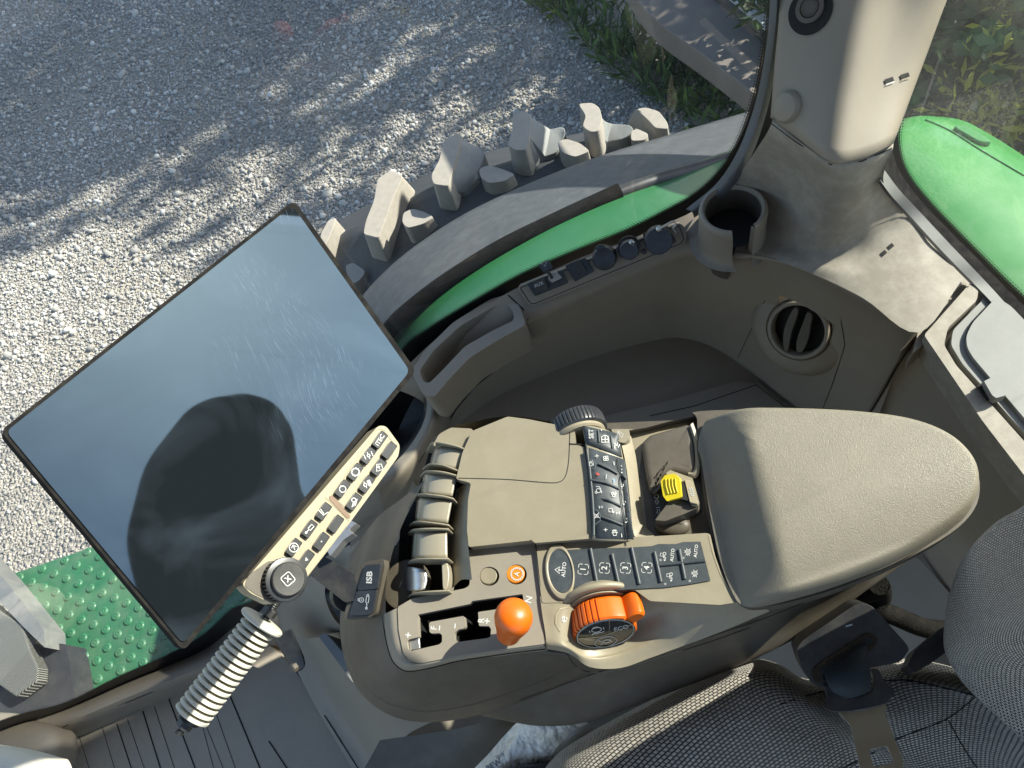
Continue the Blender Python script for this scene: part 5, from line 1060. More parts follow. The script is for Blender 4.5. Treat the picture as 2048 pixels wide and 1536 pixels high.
CU = [[(1060, 1640, .46), (1110, 1530, .48), (1190, 1470, .49), (1330, 1396, .50), (1420, 1350, .50), (1500, 1322, .50), (1560, 1330, .49), (1620, 1362, .48), (1700, 1350, .47), (1800, 1322, .46), (1920, 1340, .46), (2040, 1400, .46)],
      [(1040, 1660, .50), (1130, 1552, .52), (1220, 1490, .53), (1345, 1420, .54), (1430, 1378, .54), (1500, 1348, .54), (1560, 1352, .53), (1620, 1382, .52), (1700, 1378, .51), (1800, 1352, .50), (1920, 1372, .50), (2040, 1430, .50)],
      [(1080, 1720, .535), (1180, 1610, .545), (1290, 1540, .55), (1400, 1470, .555), (1480, 1430, .555), (1550, 1402, .55), (1610, 1405, .54), (1680, 1425, .525), (1760, 1420, .515), (1850, 1400, .505), (1950, 1410, .50), (2060, 1470, .50)],
      [(1180, 1800, .53), (1290, 1700, .535), (1400, 1620, .54), (1500, 1550, .54), (1580, 1505, .54), (1650, 1470, .53), (1700, 1470, .52), (1760, 1480, .505), (1830, 1470, .50), (1910, 1460, .495), (2000, 1480, .49), (2100, 1540, .49)],
      [(1300, 1900, .50), (1420, 1800, .50), (1520, 1720, .50), (1600, 1650, .50), (1680, 1600, .495), (1750, 1560, .49), (1810, 1550, .485), (1860, 1555, .48), (1910, 1550, .475), (1980, 1550, .47), (2060, 1570, .47), (2150, 1620, .47)],
      [(1400, 2100, .49), (1550, 2000, .49), (1650, 1900, .49), (1740, 1820, .48), (1820, 1750, .475), (1880, 1700, .47), (1930, 1680, .465), (1980, 1670, .46), (2030, 1660, .46), (2090, 1660, .455), (2170, 1680, .455), (2250, 1720, .45)]]
o_cu = pg('cushion', CU, M_WV, SEAT, su=5, sv=6, smooth=80)
pg('cushion_side', [CU[0], [(u - 12, v - 4, z - .05) for u, v, z in CU[0]], [(u - 20, v + 10, z - .12) for u, v, z in CU[0]]], M_WV, SEAT, su=5, sv=3)
HC = Hit(o_cu, fb=Z(.52))
seam('cushion_seam', cat([(1560, 1408), (1640, 1385), (1720, 1372), (1800, 1360), (1870, 1372), (1945, 1390)], 3, False), HC, SEAT, 2.5)
seam('cushion_seam', cat([(1630, 1560), (1720, 1520), (1800, 1475), (1890, 1440), (1950, 1395)], 3, False), HC, SEAT, 2.5)
seam('cushion_seam', cat([(1896, 1440), (1930, 1500), (1970, 1560)], 3, False), HC, SEAT, 2.5)
BK = [[(2120, 960, .90), (2048, 1018, .86), (1992, 1052, .80), (1935, 1115, .73), (1905, 1190, .67), (1894, 1260, .62), (1898, 1310, .585), (1930, 1365, .56), (1985, 1420, .55), (2048, 1478, .54), (2140, 1560, .53)],
      [(2140, 1000, .93), (2070, 1050, .89), (2010, 1085, .83), (1955, 1140, .76), (1925, 1205, .70), (1914, 1265, .65), (1920, 1305, .62), (1950, 1350, .595), (2005, 1400, .58), (2070, 1455, .57), (2160, 1530, .56)],
      [(2200, 1060, .97), (2120, 1110, .93), (2060, 1140, .88), (2010, 1180, .82), (1980, 1225, .76), (1970, 1265, .71), (1975, 1295, .68), (2005, 1330, .65), (2060, 1370, .64), (2120, 1420, .63), (2200, 1490, .62)],
      [(2300, 1120, .99), (2220, 1170, .96), (2160, 1190, .92), (2110, 1215, .87), (2080, 1240, .82), (2075, 1265, .78), (2085, 1285, .75), (2110, 1310, .72), (2150, 1340, .70), (2210, 1380, .69), (2290, 1440, .68)]]
pg('backrest_bolster', BK, M_WV, SEAT, su=5, sv=6, smooth=80)
pg('backrest_edge', [BK[0], [(u - 6, v - 3, z - .03) for u, v, z in BK[0]], [(u + 20, v - 10, z - .09) for u, v, z in BK[0]]], M_WV, SEAT, su=5, sv=3)
prism3('backrest_shell', [(.30, .02, .55), (.46, .02, .55), (.48, -.50, .55), (.30, -.50, .55)], (.06, 0, .50), M_WV, SEAT, bevel=.03, seg=4)
prism3('headrest', [(.44, y, z) for y, z in rnd([(-.34, .96), (.05, .96), (.08, 1.17), (.22, 1.20), (.265, 1.24), (.275, 1.31), (.245, 1.37), (.13, 1.45), (-.02, 1.48), (-.20, 1.42), (-.34, 1.32)], .04, 5)], (.06, 0, 0), mat('black vinyl', (.012, .012, .013), .8, spec=.2), SEAT)

# ================================================================== seat belt
SBL = thing('seat_belt', 'black seat belt retractor box with webbing, flap and steel latch plate lying on the seat', 'seat belt', tuple(Pz(1710, 1300, .56)))
RB = Pl(Pz(1700, 1290, .585), (-.15, -.25, 1))
bx = prism('retractor_cover', rnd([(1592, 1298), (1606, 1280), (1712, 1208), (1732, 1206), (1748, 1216), (1808, 1282), (1820, 1298), (1800, 1325), (1740, 1336), (1650, 1378), (1622, 1366), (1604, 1336)], 10), RB, .05, M_BLK, SBL, bevel=.008, seg=4)
prism('belt_slot', rnd([(1624, 1342), (1640, 1325), (1728, 1268), (1744, 1266), (1756, 1280), (1752, 1294), (1732, 1308), (1650, 1360), (1632, 1368), (1624, 1358)], 6), RB, .003, M_GLOSS, bx, off=.0015, bevel=.001)
prism('belt_slot_gap', rnd([(1638, 1336), (1736, 1273), (1746, 1278), (1742, 1288), (1640, 1352)], 4), RB, .002, M_VOID, bx, off=.0022)
icon('cover_mark', (1698, 1251), 1, (1, -.3), [[(-7, 0), (7, 0)]], RB, M_GRYP, bx, wd=3, off=.0006)
pg('webbing', [[(1648, 1345, .588), (1680, 1322, .592), (1715, 1296, .592), (1735, 1290, .590)], [(1654, 1365, .592), (1688, 1345, .600), (1718, 1330, .600), (1738, 1318, .594)], [(1665, 1383, .590), (1692, 1378, .598), (1722, 1368, .598), (1742, 1355, .592)], [(1690, 1396, .583), (1705, 1396, .586), (1728, 1388, .586), (1742, 1380, .583)]], M_WEB, SBL, sv=5, thick=.002)
SLV = Pl(Pz(1720, 1395, .578), (-.05, -.12, 1))
prism('belt_sleeve', cat([(1648, 1370), (1664, 1376), (1690, 1394), (1712, 1394), (1742, 1384), (1748, 1355), (1742, 1338), (1758, 1340), (1768, 1360), (1790, 1382), (1784, 1394), (1770, 1408), (1730, 1418), (1690, 1424), (1660, 1422), (1648, 1414), (1654, 1395)], 3), SLV, .006, M_BLK, SBL, bevel=.0015)
LPn = Pl(Pz(1740, 1480, .566), (-.05, .02, 1))
lpx = rnd([(1676, 1424), (1768, 1402), (1774, 1414), (1770, 1428), (1806, 1520), (1806, 1560), (1800, 1640), (1745, 1640), (1722, 1545), (1700, 1450)], 5)
lat = prism('latch_plate', lpx, LPn, .0022, M_STEEL, SBL, holes=[rnd([(1738, 1500), (1774, 1492), (1786, 1524), (1748, 1534)], 4)], bevel=.0005)
text('stamped_number', '15203', (1722, 1417), 8, (-1, .14), LPn, M_GRYP, lat, off=.0004)
prism('anchor_bracket', rnd([(1815, 1330), (1830, 1300), (1888, 1252), (1898, 1300), (1860, 1328), (1830, 1345)], 4), Z(.53), .03, M_BLK, SBL, bevel=.003)
# hose behind the console and reading papers in a bag
HOSE = tag(tube('dusty_hose', cat([Pz(1700, 1190, .50), Pz(1748, 1182, .52), Pz(1758, 1170, .54), Pz(1762, 1192, .50), Pz(1752, 1215, .49), Pz(1790, 1232, .47), Pz(1850, 1256, .45), Pz(1910, 1262, .44), Pz(1990, 1275, .42)], 5, False), .011, M_FUZZ, None, seg=14), 'dusty dark hose running behind the belt retractor towards the seat', 'hose')
def papermat():
    m = mat('crumpled plastic bag', (.66, .63, .57), .25, var=.25, vscale=30, coat=.4, bump=(40, .9)); return m
BAG = thing('document_bag', 'crumpled clear plastic bag with printed papers stuffed beside the seat', 'plastic bag', tuple(Pz(1080, 1490, .36)))
pg('bag_film', [[(925, 1560, .34), (975, 1510, .36), (1010, 1470, .38), (1045, 1440, .40), (1110, 1440, .41)], [(960, 1570, .36), (1010, 1520, .385), (1050, 1480, .40), (1090, 1455, .42), (1150, 1440, .43)], [(1010, 1580, .36), (1050, 1530, .38), (1095, 1510, .395), (1130, 1480, .41), (1175, 1445, .43)], [(1080, 1590, .35), (1110, 1545, .37), (1130, 1525, .38), (1160, 1490, .40), (1188, 1465, .42)]], papermat(), BAG, sv=5)
pg('printed_paper', [[(1070, 1448, .405), (1110, 1444, .415), (1150, 1442, .425), (1178, 1446, .43)], [(1085, 1480, .405), (1120, 1475, .41), (1155, 1470, .42), (1186, 1466, .425)], [(1105, 1520, .39), (1135, 1512, .40), (1165, 1496, .41), (1190, 1480, .42)]], mat('brown printed paper', (.20, .17, .12), .4, var=.6, vscale=25, coat=.3), BAG, sv=4)
HBG = Hit(*[c for c in BAG.children], fb=Z(.4))
text('print', 'BEW', (988, 1530), 11, (.85, -.5), HBG, mat('blue grey ink', (.10, .13, .20), .6), BAG, off=.001)
text('print', '2510', (1000, 1512), 6, (.85, -.5), HBG, MATS['blue grey ink'], BAG, off=.001)
pg('dark_pocket', [[(760, 1480, .30), (900, 1460, .32), (1040, 1430, .36), (1180, 1420, .38), (1300, 1380, .38)], [(700, 1600, .26), (880, 1540, .28), (1020, 1500, .30), (1180, 1500, .32), (1350, 1440, .32)], [(700, 1700, .15), (880, 1700, .15), (1050, 1650, .15), (1250, 1600, .15), (1500, 1500, .15)]], M_SHELL, CAB)
prism('seat_base', [(880, 1600), (1040, 1530), (1110, 1524), (1110, 1600)], Z(.40), .05, M_BLK, SEAT, bevel=.003)

U = 1.36
# ================================================================== outside
GZ = -1.7
def gravelmat():
    m = bpy.data.materials.new('gravel ground'); m.use_nodes = True; N = m.node_tree.nodes; L = m.node_tree.links; b = N['Principled BSDF']; b.inputs['Roughness'].default_value = .95
    tc = N.new('ShaderNodeTexCoord')
    n1 = N.new('ShaderNodeTexNoise'); n1.inputs['Scale'].default_value = 1.2; n1.inputs['Detail'].default_value = 8; L.new(tc.outputs['Object'], n1.inputs['Vector'])
    vo = N.new('ShaderNodeTexVoronoi'); vo.inputs['Scale'].default_value = 48; L.new(tc.outputs['Object'], vo.inputs['Vector'])
    r = N.new('ShaderNodeValToRGB'); r.color_ramp.elements[0].color = (.26, .245, .215, 1); r.color_ramp.elements[1].color = (.50, .46, .39, 1); L.new(vo.outputs['Color'], r.inputs[0])
    r2 = N.new('ShaderNodeValToRGB'); r2.color_ramp.elements[0].position = .35; r2.color_ramp.elements[0].color = (.72, .72, .74, 1); r2.color_ramp.elements[1].position = .65; r2.color_ramp.elements[1].color = (1, .96, .88, 1); L.new(n1.outputs['Fac'], r2.inputs[0])
    mx = N.new('ShaderNodeMix'); mx.data_type = 'RGBA'; mx.blend_type = 'MULTIPLY'; mx.inputs[0].default_value = 1; L.new(r.outputs[0], mx.inputs[6]); L.new(r2.outputs[0], mx.inputs[7]); L.new(mx.outputs[2], b.inputs['Base Color'])
    bp = N.new('ShaderNodeBump'); bp.inputs['Distance'].default_value = .02; bp.inputs['Strength'].default_value = 1; L.new(vo.outputs['Distance'], bp.inputs['Height']); bp.invert = True; L.new(bp.outputs[0], b.inputs['Normal'])
    return m
g = prism3('ground', [(-60, -60, GZ), (60, -60, GZ), (60, 60, GZ), (-60, 60, GZ)], None, gravelmat()); g['kind'] = 'structure'
# loose stones
def stonemat():
    m = bpy.data.materials.new('stones'); m.use_nodes = True; N = m.node_tree.nodes; L = m.node_tree.links; b = N['Principled BSDF']; b.inputs['Roughness'].default_value = .9
    a = N.new('ShaderNodeAttribute'); a.attribute_name = 'tone'; r = N.new('ShaderNodeValToRGB'); e = r.color_ramp.elements
    e[0].color = (.22, .215, .20, 1); e[1].color = (.66, .65, .61, 1); k = e.new(.55); k.color = (.38, .365, .33, 1); L.new(a.outputs['Fac'], r.inputs[0]); L.new(r.outputs[0], b.inputs['Base Color'])
    return m
bmi = bmesh.new(); bmesh.ops.create_icosphere(bmi, subdivisions=1, radius=1); IV = np.array([v.co[:] for v in bmi.verts]); IF = np.array([[v.index for v in f.verts] for f in bmi.faces]); bmi.free()
rg = np.random.default_rng(3)
def on_ground(u, v): r = ray(u, v); p = EYE + r * ((GZ - EYE.z) / r.z); return p.x, p.y
def poly_mask(P, poly):
    x, y = P[:, 0], P[:, 1]; ins = np.zeros(len(P), bool); j = len(poly) - 1
    for i in range(len(poly)):
        xi, yi = poly[i]; xj, yj = poly[j]
        c = ((yi > y) != (yj > y)) & (x < (xj - xi) * (y - yi) / (yj - yi + 1e-12) + xi); ins ^= c; j = i
    return ins
view = [on_ground(*q) for q in [(-60, -40), (1620, -40), (1620, 330), (1250, 420), (600, 700), (500, 1200), (-60, 1200)]]
grass_edge = [on_ground(*q) for q in [(1035, -60), (1065, 10), (1130, 60), (1190, 130), (1250, 165), (1330, 225), (1420, 270), (1560, 330), (1700, 330), (1700, -60)]]
vx = [p[0] for p in view]; vy = [p[1] for p in view]
def scatter(n):
    P = np.stack([rg.uniform(min(vx), max(vx), n), rg.uniform(min(vy), max(vy), n)], 1); return P[poly_mask(P, view)]
P = scatter(220000); P = P[~poly_mask(P, grass_edge) | (rg.random(len(P)) < .12)]
n = len(P); S = rg.lognormal(-5.08, .50, n); S = np.clip(S, .004, .038)
near = np.exp(-((P[:, 0] + 2.6) ** 2 + (P[:, 1] - 2.2) ** 2) / 1.3); S *= (1 - .4 * near)
ax = rg.normal(size=(n, 3, 3)); Q = np.linalg.qr(ax)[0]; sc3 = np.stack([S * rg.uniform(.8, 1.4, n), S * rg.uniform(.7, 1.1, n), S * rg.uniform(.45, .9, n)], 1)
V = (IV[None] * (1 + rg.uniform(-.22, .22, (n, 12, 1)))) * sc3[:, None, :]; V = np.einsum('nij,nkj->nki', Q, V)
V[:, :, 0] += P[:, None, 0]; V[:, :, 1] += P[:, None, 1]; V[:, :, 2] += GZ + S[:, None] * .35
Fc = IF[None] + (np.arange(n) * 12)[:, None, None]
me = bpy.data.meshes.new('gravel'); me.vertices.add(n * 12); me.vertices.foreach_set('co', V.reshape(-1)); nf = n * 20
me.loops.add(nf * 3); me.loops.foreach_set('vertex_index', Fc.reshape(-1)); me.polygons.add(nf); me.polygons.foreach_set('loop_start', np.arange(nf) * 3); me.polygons.foreach_set('loop_total', np.full(nf, 3)); me.update()
at = me.attributes.new('tone', 'FLOAT', 'POINT'); at.data.foreach_set('value', np.repeat(np.clip(rg.beta(2, 2.6, n) + .13 * np.sin(P[:, 0] * 1.7 + P[:, 1] * .9) * np.sin(P[:, 1] * 2.3 - P[:, 0] * .6), 0, 1), 12))
tag(link('gravel', me, stonemat(), None, 0), 'grey crushed gravel spread over the yard beyond the window', 'gravel', kind='stuff')
# grass and weeds
def leafmat(name, c1, c2, tr=.3):
    m = bpy.data.materials.new(name); m.use_nodes = True; N = m.node_tree.nodes; L = m.node_tree.links; b = N['Principled BSDF']; b.inputs['Roughness'].default_value = .6
    a = N.new('ShaderNodeAttribute'); a.attribute_name = 'tone'; r = N.new('ShaderNodeValToRGB'); e = r.color_ramp.elements; e[0].color = (*c1, 1); e[1].color = (*c2, 1)
    L.new(a.outputs['Fac'], r.inputs[0]); L.new(r.outputs[0], b.inputs['Base Color'])
    t = N.new('ShaderNodeBsdfTranslucent'); L.new(r.outputs[0], t.inputs[0]); mx = N.new('ShaderNodeMixShader'); mx.inputs[0].default_value = tr
    L.new(b.outputs[0], mx.inputs[1]); L.new(t.outputs[0], mx.inputs[2]); L.new(mx.outputs[0], N['Material Output'].inputs[0]); return m
def leaves(name, C, size, m, parent=None, aspect=.45, tone=None, upright=0):
    """many small diamond leaves at centres C"""
    n = len(C); d = rg.normal(size=(n, 3)); 
    if upright: d = d * (1 - upright) + np.array([0, 0, 1.6]) * upright
    d /= np.linalg.norm(d, axis=1)[:, None]; q = rg.normal(size=(n, 3)); s = np.cross(d, q); s /= np.linalg.norm(s, axis=1)[:, None] + 1e-9
    L = (size * rg.uniform(.6, 1.4, n))[:, None]; A = C; B = C + d * L * .5 + s * L * aspect * .5; D = C + d * L * .5 - s * L * aspect * .5; E = C + d * L
    V = np.stack([A, B, E, D], 1).reshape(-1, 3); me = bpy.data.meshes.new(name); me.vertices.add(n * 4); me.vertices.foreach_set('co', V.reshape(-1))
    me.loops.add(n * 4); me.loops.foreach_set('vertex_index', np.arange(n * 4)); me.polygons.add(n); me.polygons.foreach_set('loop_start', np.arange(n) * 4); me.polygons.foreach_set('loop_total', np.full(n, 4)); me.update()
    t = rg.random(n) if tone is None else tone; at = me.attributes.new('tone', 'FLOAT', 'POINT'); at.data.foreach_set('value', np.repeat(t, 4)); return link(name, me, m, parent, 0)
M_GRASS = leafmat('grass blades', (.020, .050, .012), (.10, .17, .035))
P = np.stack([rg.uniform(.2, 9, 200000), rg.uniform(2, 17, 200000)], 1); P = P[poly_mask(P, grass_edge)]
cl = (np.sin(P[:, 0] * 5.1 + 1) + np.sin(P[:, 1] * 4.3) + np.sin(P[:, 0] * 2.2 + P[:, 1] * 3.1)) / 3
P = P[(cl + rg.normal(0, .35, len(P))) > -.25][:60000]
C = np.concatenate([P, np.full((len(P), 1), GZ)], 1); C[:, 2] += rg.uniform(0, .05, len(C))
tag(leaves('grass', C, .14, M_GRASS, aspect=.16, upright=.45), 'weedy green grass growing along the edge of the gravel', 'grass', kind='stuff')
# trees: one behind the rear window, others that throw the dappled shade
M_LEAF = leafmat('dark leaves', (.012, .040, .010), (.045, .105, .022)); M_LEAFY = leafmat('yellow leaves', (.20, .24, .03), (.50, .48, .06), .5)
M_BARK = mat('bark', (.10, .08, .06), .9, bump=(40, .8), var=.3, vscale=20)
def blobs(c, r, k, n, sq=(1, 1, .8)):
    c = np.array(c); cs = c + rg.normal(size=(k, 3)) * np.array(sq) * r * .5; w = rg.integers(0, k, n); rr = r * rg.uniform(.18, .42, k)
    d = rg.normal(size=(n, 3)); d /= np.linalg.norm(d, axis=1)[:, None]
    return cs[w] + d * (rr[w] * rg.uniform(.5, 1, n) ** .5)[:, None]
def tree(name, label, catg, base, h, cr, nl, size, k=26, m=M_LEAF, grp=None, sq=(1, 1, .8)):
    t = thing(name, label, catg, base, grp); b = Vector(base); top = b + Vector((0, 0, h)); pts = [b, b.lerp(top, .35) + Vector((.1, .05, 0)), b.lerp(top, .7), top]
    tube('trunk', pts, 0, M_BARK, t, radii=[.05 * h ** .5 * 1.6, .05 * h ** .5 * 1.2, .04 * h ** .5, .02])
    for q in range(7):
        a = q * 2.4; tube('limb', [b.lerp(top, .45 + q * .06), b.lerp(top, .6 + q * .06) + Vector((math.cos(a), math.sin(a), .1)) * cr * .45, b.lerp(top, .75 + q * .05) + Vector((math.cos(a), math.sin(a), .3)) * cr * .8], 0, M_BARK, t, radii=[.05, .03, .01], seg=6)
    leaves('crown', blobs(b + Vector((0, 0, h)), cr, k, nl, sq), size, m, t, aspect=.6); return t
tree('leafy_tree', 'dark green leafy tree seen through the dusty rear window', 'tree', (4.4, 1.4, GZ), 1.2, 2.3, 26000, .10, 40, sq=(.55, 1.5, .6))
bsh = thing('shrub', 'shrub with yellow-green leaf sprays beyond the green panel', 'shrub', (3.3, 1.9, GZ))
yb = []
for (u, v, z, r, n_) in [(1960, 195, -.05, .10, 90), (2005, 230, -.1, .07, 60), (2010, 60, .1, .08, 30), (1975, 215, -.1, .10, 90)]:
    q = Pz(u, v, z - .3); yb.append(np.array(q) + rg.normal(size=(n_, 3)) * r * np.array((1, 1, .5)))
leaves('yellow_leaf_spray', np.concatenate(yb), .07, M_LEAFY, bsh, aspect=.3)
leaves('green_leaf_mass', blobs(tuple(Pz(2010, 130, -.6)), 1.1, 22, 9000, (.6, 1, .7)), .085, M_LEAF, bsh, aspect=.5)
tube('stem', [bsh.location, bsh.location + Vector((.05, 0, .9))], .03, M_BARK, bsh)
for i, (x, y, h, cr, lab) in enumerate([(9.6, 7.6, 7.1, 3.2, 'tall broadleaf tree shading the gravel nearest the cab'), (10.4, 10.8, 7.6, 3.6, 'spreading broadleaf tree shading the middle of the yard'), (8.2, 14.6, 7.3, 3.4, 'farthest broadleaf tree beyond the shaded gravel')]):
    tree('shade_tree', lab, 'tree', (x, y, GZ), h, cr, 6500, .32, 40, grp='trees shading the yard', sq=(1, 1, .45))

# rear tyre below the window
def circ_z(u): return 0
TY = thing('tyre', 'big rear tractor tyre with dusty angled lugs rising past the fender', 'tyre', (.15, 1.0, -.5))
car = [[(560, 620, .10), (640, 500, .22), (760, 430, .34), (880, 368, .41), (1010, 330, .44), (1130, 292, .44), (1250, 268, .40), (1340, 275, .32), (1420, 320, .1)],
       [(600, 660, .14), (680, 560, .26), (780, 500, .37), (900, 440, .43), (1020, 395, .45), (1140, 350, .45), (1270, 315, .42), (1360, 310, .32), (1430, 340, .12)],
       [(640, 720, .18), (720, 640, .29), (810, 575, .38), (930, 510, .43), (1050, 450, .45), (1160, 405, .45), (1290, 350, .42), (1380, 335, .34), (1440, 350, .14)]]
pg('tyre_carcass', car, M_TYRE, TY, su=6, sv=4, thick=.05)
pg('tyre_sidewall', [car[0], [(560, 600, -.2), (625, 480, -.1), (745, 405, .05), (862, 345, .12), (990, 300, .15), (1115, 275, .15), (1240, 255, .1), (1340, 265, 0), (1430, 320, -.2)]], M_TYRE, TY, su=6, sv=2)
LUGM = [M_LUG, M_LUGD]
def lug(top, side, zt, drop=.055):
    """tread bar: pale top face, flared flank (lit) and dark leading face"""
    zb = zt - drop; top = rnd(top, 7, 3)
    c = (sum(p[0] for p in top) / len(top), sum(p[1] for p in top) / len(top))
    bot = []
    for (u, v) in top:
        p = Pz(u, v, zt); q = Pz(*c, zt); d = (p - q) * 1.18; bot.append(Vector((q.x + d.x, q.y + d.y, zu(zb))))
    t3 = [Pz(u, v, zt) for u, v in top]
    o = prism3('tread_lug', t3, (0, 0, -1), M_LUG, TY, bevel=.004, seg=3, base=bot)
    if side:
        s3 = cat([Pz(u, v, zt - dz) for u, v, dz in side], 3)
        base = [p - Vector((0, 0, .05 * U)) for p in s3]
        prism3('lug_flank', s3, (0, 0, -.05), M_LUG2, o, bevel=.005, base=base)
    return o
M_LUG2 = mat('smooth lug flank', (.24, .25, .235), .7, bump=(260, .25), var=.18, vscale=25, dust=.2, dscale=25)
lug([(886, 281), (914, 266), (921, 284), (908, 330), (897, 372), (866, 368), (862, 350), (879, 318)], [(914, 268, .002), (930, 280, .02), (942, 292, .028), (962, 295, .03), (969, 308, .032), (962, 330, .035), (952, 348, .038), (955, 356, .04), (930, 384, .045), (905, 392, .05), (897, 372, .01), (910, 325, .004)], .490)
lug([(1026, 227), (1052, 221), (1062, 235), (1060, 262), (1053, 300), (1030, 300), (1015, 290), (1024, 262)], [(1053, 223, .002), (1066, 240, .01), (1078, 254, .025), (1100, 258, .03), (1124, 254, .03), (1130, 264, .03), (1122, 284, .04), (1112, 304, .045), (1080, 318, .05), (1060, 345, .055), (1050, 342, .05), (1054, 300, .01), (1061, 262, .004)], .505)
lug([(1156, 207), (1185, 205), (1200, 216), (1204, 240), (1198, 262), (1180, 264), (1164, 252), (1172, 232)], [(1202, 236, .004), (1212, 243, .02), (1230, 248, .03), (1258, 250, .03), (1266, 262, .035), (1245, 278, .04), (1215, 284, .045), (1205, 298, .05), (1194, 298, .05), (1199, 262, .01)], .500)
lug([(1272, 218), (1290, 214), (1318, 222), (1335, 245), (1337, 258), (1310, 256), (1296, 240)], [(1256, 250, .03), (1272, 218, .0), (1298, 238, .002), (1308, 256, .004), (1290, 272, .04), (1268, 268, .05)], .470)
lug([(755, 357), (782, 340), (806, 352), (786, 395), (770, 440), (757, 476), (726, 468), (732, 440), (748, 400)], [(783, 342, .003), (806, 358, .01), (800, 385, .02), (790, 420, .03), (776, 448, .035), (784, 468, .04), (760, 480, .04), (755, 474, .01), (775, 410, .004)], .430)
lug([(656, 440), (672, 434), (666, 456), (652, 488), (642, 500), (640, 470)], None, .30)
for tp, z in (([(806, 425), (825, 417), (850, 424), (868, 434), (845, 448), (815, 456), (804, 446)], .445), ([(957, 338), (975, 330), (1000, 336), (1030, 348), (1010, 362), (978, 366), (962, 356)], .475), ([(1114, 284), (1132, 277), (1160, 286), (1180, 302), (1150, 314), (1124, 305)], .485), ([(1262, 262), (1272, 256), (1298, 268), (1290, 280), (1262, 282)], .47), ([(690, 530), (706, 525), (732, 542), (720, 560), (700, 570)], .34)):
    lug(tp, None, z, .08)

# right rear fender: flat dusty flare, foam bead, green inner panel
FE = thing('fender', 'curved fender over the rear tyre, dusty black flare above a green inner panel', 'fender', (.1, .75, .4))
FO = [(560, 900), (610, 760), (660, 670), (705, 615), (760, 552), (830, 492), (930, 427), (1050, 370), (1190, 315), (1330, 272), (1500, 222), (1650, 180)]
FM = [(640, 960), (680, 830), (722, 745), (762, 690), (812, 630), (880, 572), (975, 510), (1095, 445), (1230, 388), (1350, 350), (1500, 300), (1650, 260)]
FI = [(690, 990), (725, 870), (765, 780), (800, 725), (845, 665), (905, 610), (1000, 545), (1120, 480), (1250, 420), (1370, 375), (1500, 330), (1650, 300)]
FN = [(760, 1010), (780, 900), (800, 820), (830, 755), (880, 700), (945, 650), (1040, 590), (1160, 530), (1290, 470), (1400, 420), (1520, 380), (1660, 350)]
fy = lambda L, y: [Py(u, v, y) for u, v in L]
grid('black_flare', [fy(FO, .86), [a.lerp(b, .5) + Vector((0, 0, .006)) for a, b in zip(fy(FO, .86), fy(FM, .66))], fy(FM, .66)], M_FLARE, FE, su=5, sv=4, thick=.012)
tube('foam_bead', cat([Py(u, v, .64) + Vector((0, 0, .004)) for u, v in [(655, 900), (700, 800), (742, 722), (786, 655), (835, 610), (900, 562), (1000, 500), (1110, 446), (1225, 393), (1240, 386)]], 5, False), .0115, M_FUZZ, FE, seg=14)
tube('rubber_bead', cat([Py(u, v, .64) for u, v in [(1225, 393), (1300, 366), (1400, 338), (1500, 308), (1640, 270)]], 5, False), .0105, M_BLK, FE, seg=12)
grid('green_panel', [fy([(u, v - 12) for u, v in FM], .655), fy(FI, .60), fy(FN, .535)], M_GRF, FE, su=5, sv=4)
# green rear panel through the back window
GP = thing('rear_bodywork', 'bright green rounded bodywork with pressed crease outside the rear window', 'body panel', (.8, .4, .2))
pg('green_skin', [[(1770, 262, .42), (1812, 236, .42), (1868, 233, .42), (1922, 240, .41), (1968, 262, .40), (2048, 312, .40), (2200, 420, .4)],
                  [(1770, 275, .44), (1815, 242, .44), (1862, 240, .44), (1912, 262, .44), (1955, 285, .44), (2048, 345, .44), (2200, 445, .44)],
                  [(1770, 300, .46), (1800, 290, .46), (1850, 320, .46), (1900, 370, .46), (1960, 430, .46), (2048, 500, .46), (2200, 620, .46)],
                  [(1760, 430, .44), (1800, 460, .44), (1860, 560, .44), (1920, 630, .44), (1990, 700, .44), (2070, 780, .44), (2250, 940, .44)]], M_GRN, GP, su=6, sv=5)
HG = Hit(GP.children[0], fb=Z(.44))
tube('pressed_crease', [HG(u, v, .001) for u, v in cat([(1850, 240), (1900, 262), (1960, 300), (2048, 352)], 4, False)], .0011, M_GRN, GP, seg=6)
prism('raised_flange', cat([(1908, 253), (1930, 250), (1962, 266), (1984, 282), (1962, 284), (1935, 270)], 3), Z(.446), .012, M_GRN, GP, bevel=.002)
# unseen bar added behind the rear post to cast a dark band across the fender
LB = thing('shadow_bar', 'unseen black bar added to cast a shadow band over the fender', 'bracket', (1.0, .8, .7))
prism3('shadow_bar_body', [(.95, .78, .66), (1.05, .78, .66), (1.05, 1.55, .66), (.95, 1.55, .66)], (0, 0, .14), M_BLK, LB, bevel=.01)
# steel beam beyond the window, top right
BE = thing('steel_beam', 'grey-brown steel channel beam with a pale top flange lying beyond the window', 'beam', tuple(Pz(1420, 60, -.45)))
prism('beam_web', [(1235, -60), (1290, 20), (1332, 58), (1400, 105), (1476, 162), (1510, 190), (1530, 70), (1380, -60)], Z(-.45), .10, mat('grey brown paint', (.15, .125, .105), .6, var=.1, vscale=3, dust=.2, dscale=3), BE, bevel=.004)
prism('beam_flange_shadow', [(1370, -60), (1450, 6), (1530, 82), (1536, 56), (1440, -30), (1400, -60)], Z(-.43), .03, M_BLK, BE)
prism('beam_flange', [(1396, -60), (1450, -16), (1536, 58), (1560, 20), (1440, -60)], Z(-.41), .02, mat('pale metal', (.34, .36, .36), .5, var=.2, vscale=20), BE, bevel=.003)

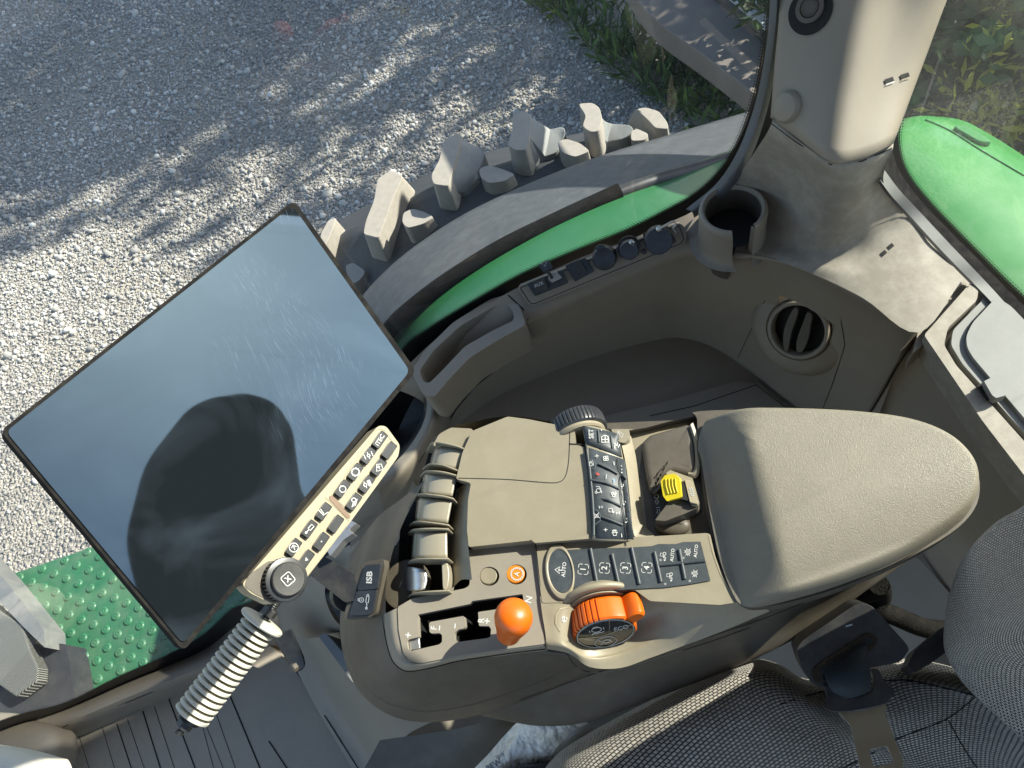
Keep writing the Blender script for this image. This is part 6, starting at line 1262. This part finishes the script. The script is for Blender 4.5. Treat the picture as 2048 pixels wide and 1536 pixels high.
# green anti-slip step in front of the fender
ST_ = thing('access_step', 'green painted step plate covered in round anti-slip dimples under the display', 'step', tuple(Pz(250, 1250, -.05)))
SZ = Z(-.05)
prism('step_plate', [(12, 1150), (138, 1108), (420, 1010), (620, 960), (720, 1150), (600, 1330), (150, 1500), (60, 1460), (110, 1400)], SZ, .05, M_GRN2, ST_, bevel=.006)
bm = bmesh.new()
def dome(u, v):
    c = SZ(u, v, 0); prof = [(.0108, 0), (.0090, .0028), (.0062, .0040), (.0048, .0033), (.0028, .0033), (.0018, .0042), (.0, .0044)]; sg = 16; rr = []
    for r, h in prof[:-1]: rr.append([bm.verts.new((c.x + U * r * math.cos(2 * math.pi * k / sg), c.y + U * r * math.sin(2 * math.pi * k / sg), c.z + h * U)) for k in range(sg)])
    for A, B in zip(rr, rr[1:]):
        for k in range(sg): bm.faces.new((A[k], A[(k + 1) % sg], B[(k + 1) % sg], B[k]))
    bm.faces.new(rr[-1])
from itertools import product
inside = [(20, 1155), (138, 1116), (420, 1020), (610, 975), (700, 1150), (590, 1310), (150, 1480), (80, 1450), (120, 1400), (60, 1240)]
for i, j in product(range(-12, 34), range(-8, 12)):
    u, v = .3165 * (505 + 76 * i + 10 * j), 1050 + .3165 * (485 + 30.5 * i + 115 * j)
    if poly_mask(np.array([[u, v]]), inside)[0]: dome(u, v)
    u2, v2 = u + .3165 * 0, v
tag(link('anti_slip_dimples', fin(bm), M_GRN2, ST_, 60), None, None, kind='stuff')
# ribbed grey housing outside, lower left
HO = thing('exterior_housing', 'grey and black ribbed exterior housing in the lower left corner', 'housing', tuple(Pz(40, 1300, .02)))
prism('grey_cover', rnd([(-80, 1060), (0, 1148), (88, 1258), (90, 1296), (45, 1252), (-80, 1120)], 3), Z(.05), .06, mat('aged grey cover', (.15, .16, .16), .6, var=.2, vscale=15, dust=.3, dscale=20), HO, bevel=.004)
prism('dark_side', rnd([(-120, 1230), (40, 1248), (90, 1285), (132, 1288), (140, 1330), (150, 1400), (110, 1425), (-120, 1500)], 6), Z(.01), .10, M_TYRE, HO, bevel=.008)
rp = [(-90, 1140), (0, 1222), (44, 1250), (60, 1300), (76, 1335), (74, 1362), (32, 1394), (-90, 1310)]
m = mat('ribbed metal', (.33, .33, .29), .5, metal=.2)
N = m.node_tree.nodes; L = m.node_tree.links; wv = N.new('ShaderNodeTexWave'); wv.inputs['Scale'].default_value = 70; wv.bands_direction = 'X'; tc = N.new('ShaderNodeTexCoord'); mp = N.new('ShaderNodeMapping'); mp.inputs['Rotation'].default_value = (0, 0, R(52)); L.new(tc.outputs['Object'], mp.inputs[0]); L.new(mp.outputs[0], wv.inputs['Vector'])
bp = N.new('ShaderNodeBump'); bp.inputs['Distance'].default_value = .004; bp.inputs['Strength'].default_value = 1; L.new(wv.outputs['Fac'], bp.inputs['Height']); L.new(bp.outputs[0], N['Principled BSDF'].inputs['Normal'])
r = N.new('ShaderNodeValToRGB'); r.color_ramp.elements[0].color = (.03, .03, .03, 1); r.color_ramp.elements[1].color = (.40, .40, .35, 1); r.color_ramp.elements[0].position = .25; r.color_ramp.elements[1].position = .55; L.new(wv.outputs['Fac'], r.inputs[0]); L.new(r.outputs[0], N['Principled BSDF'].inputs['Base Color'])
prism('ribbed_grille', rp, Z(.045), .03, m, HO, bevel=.003)
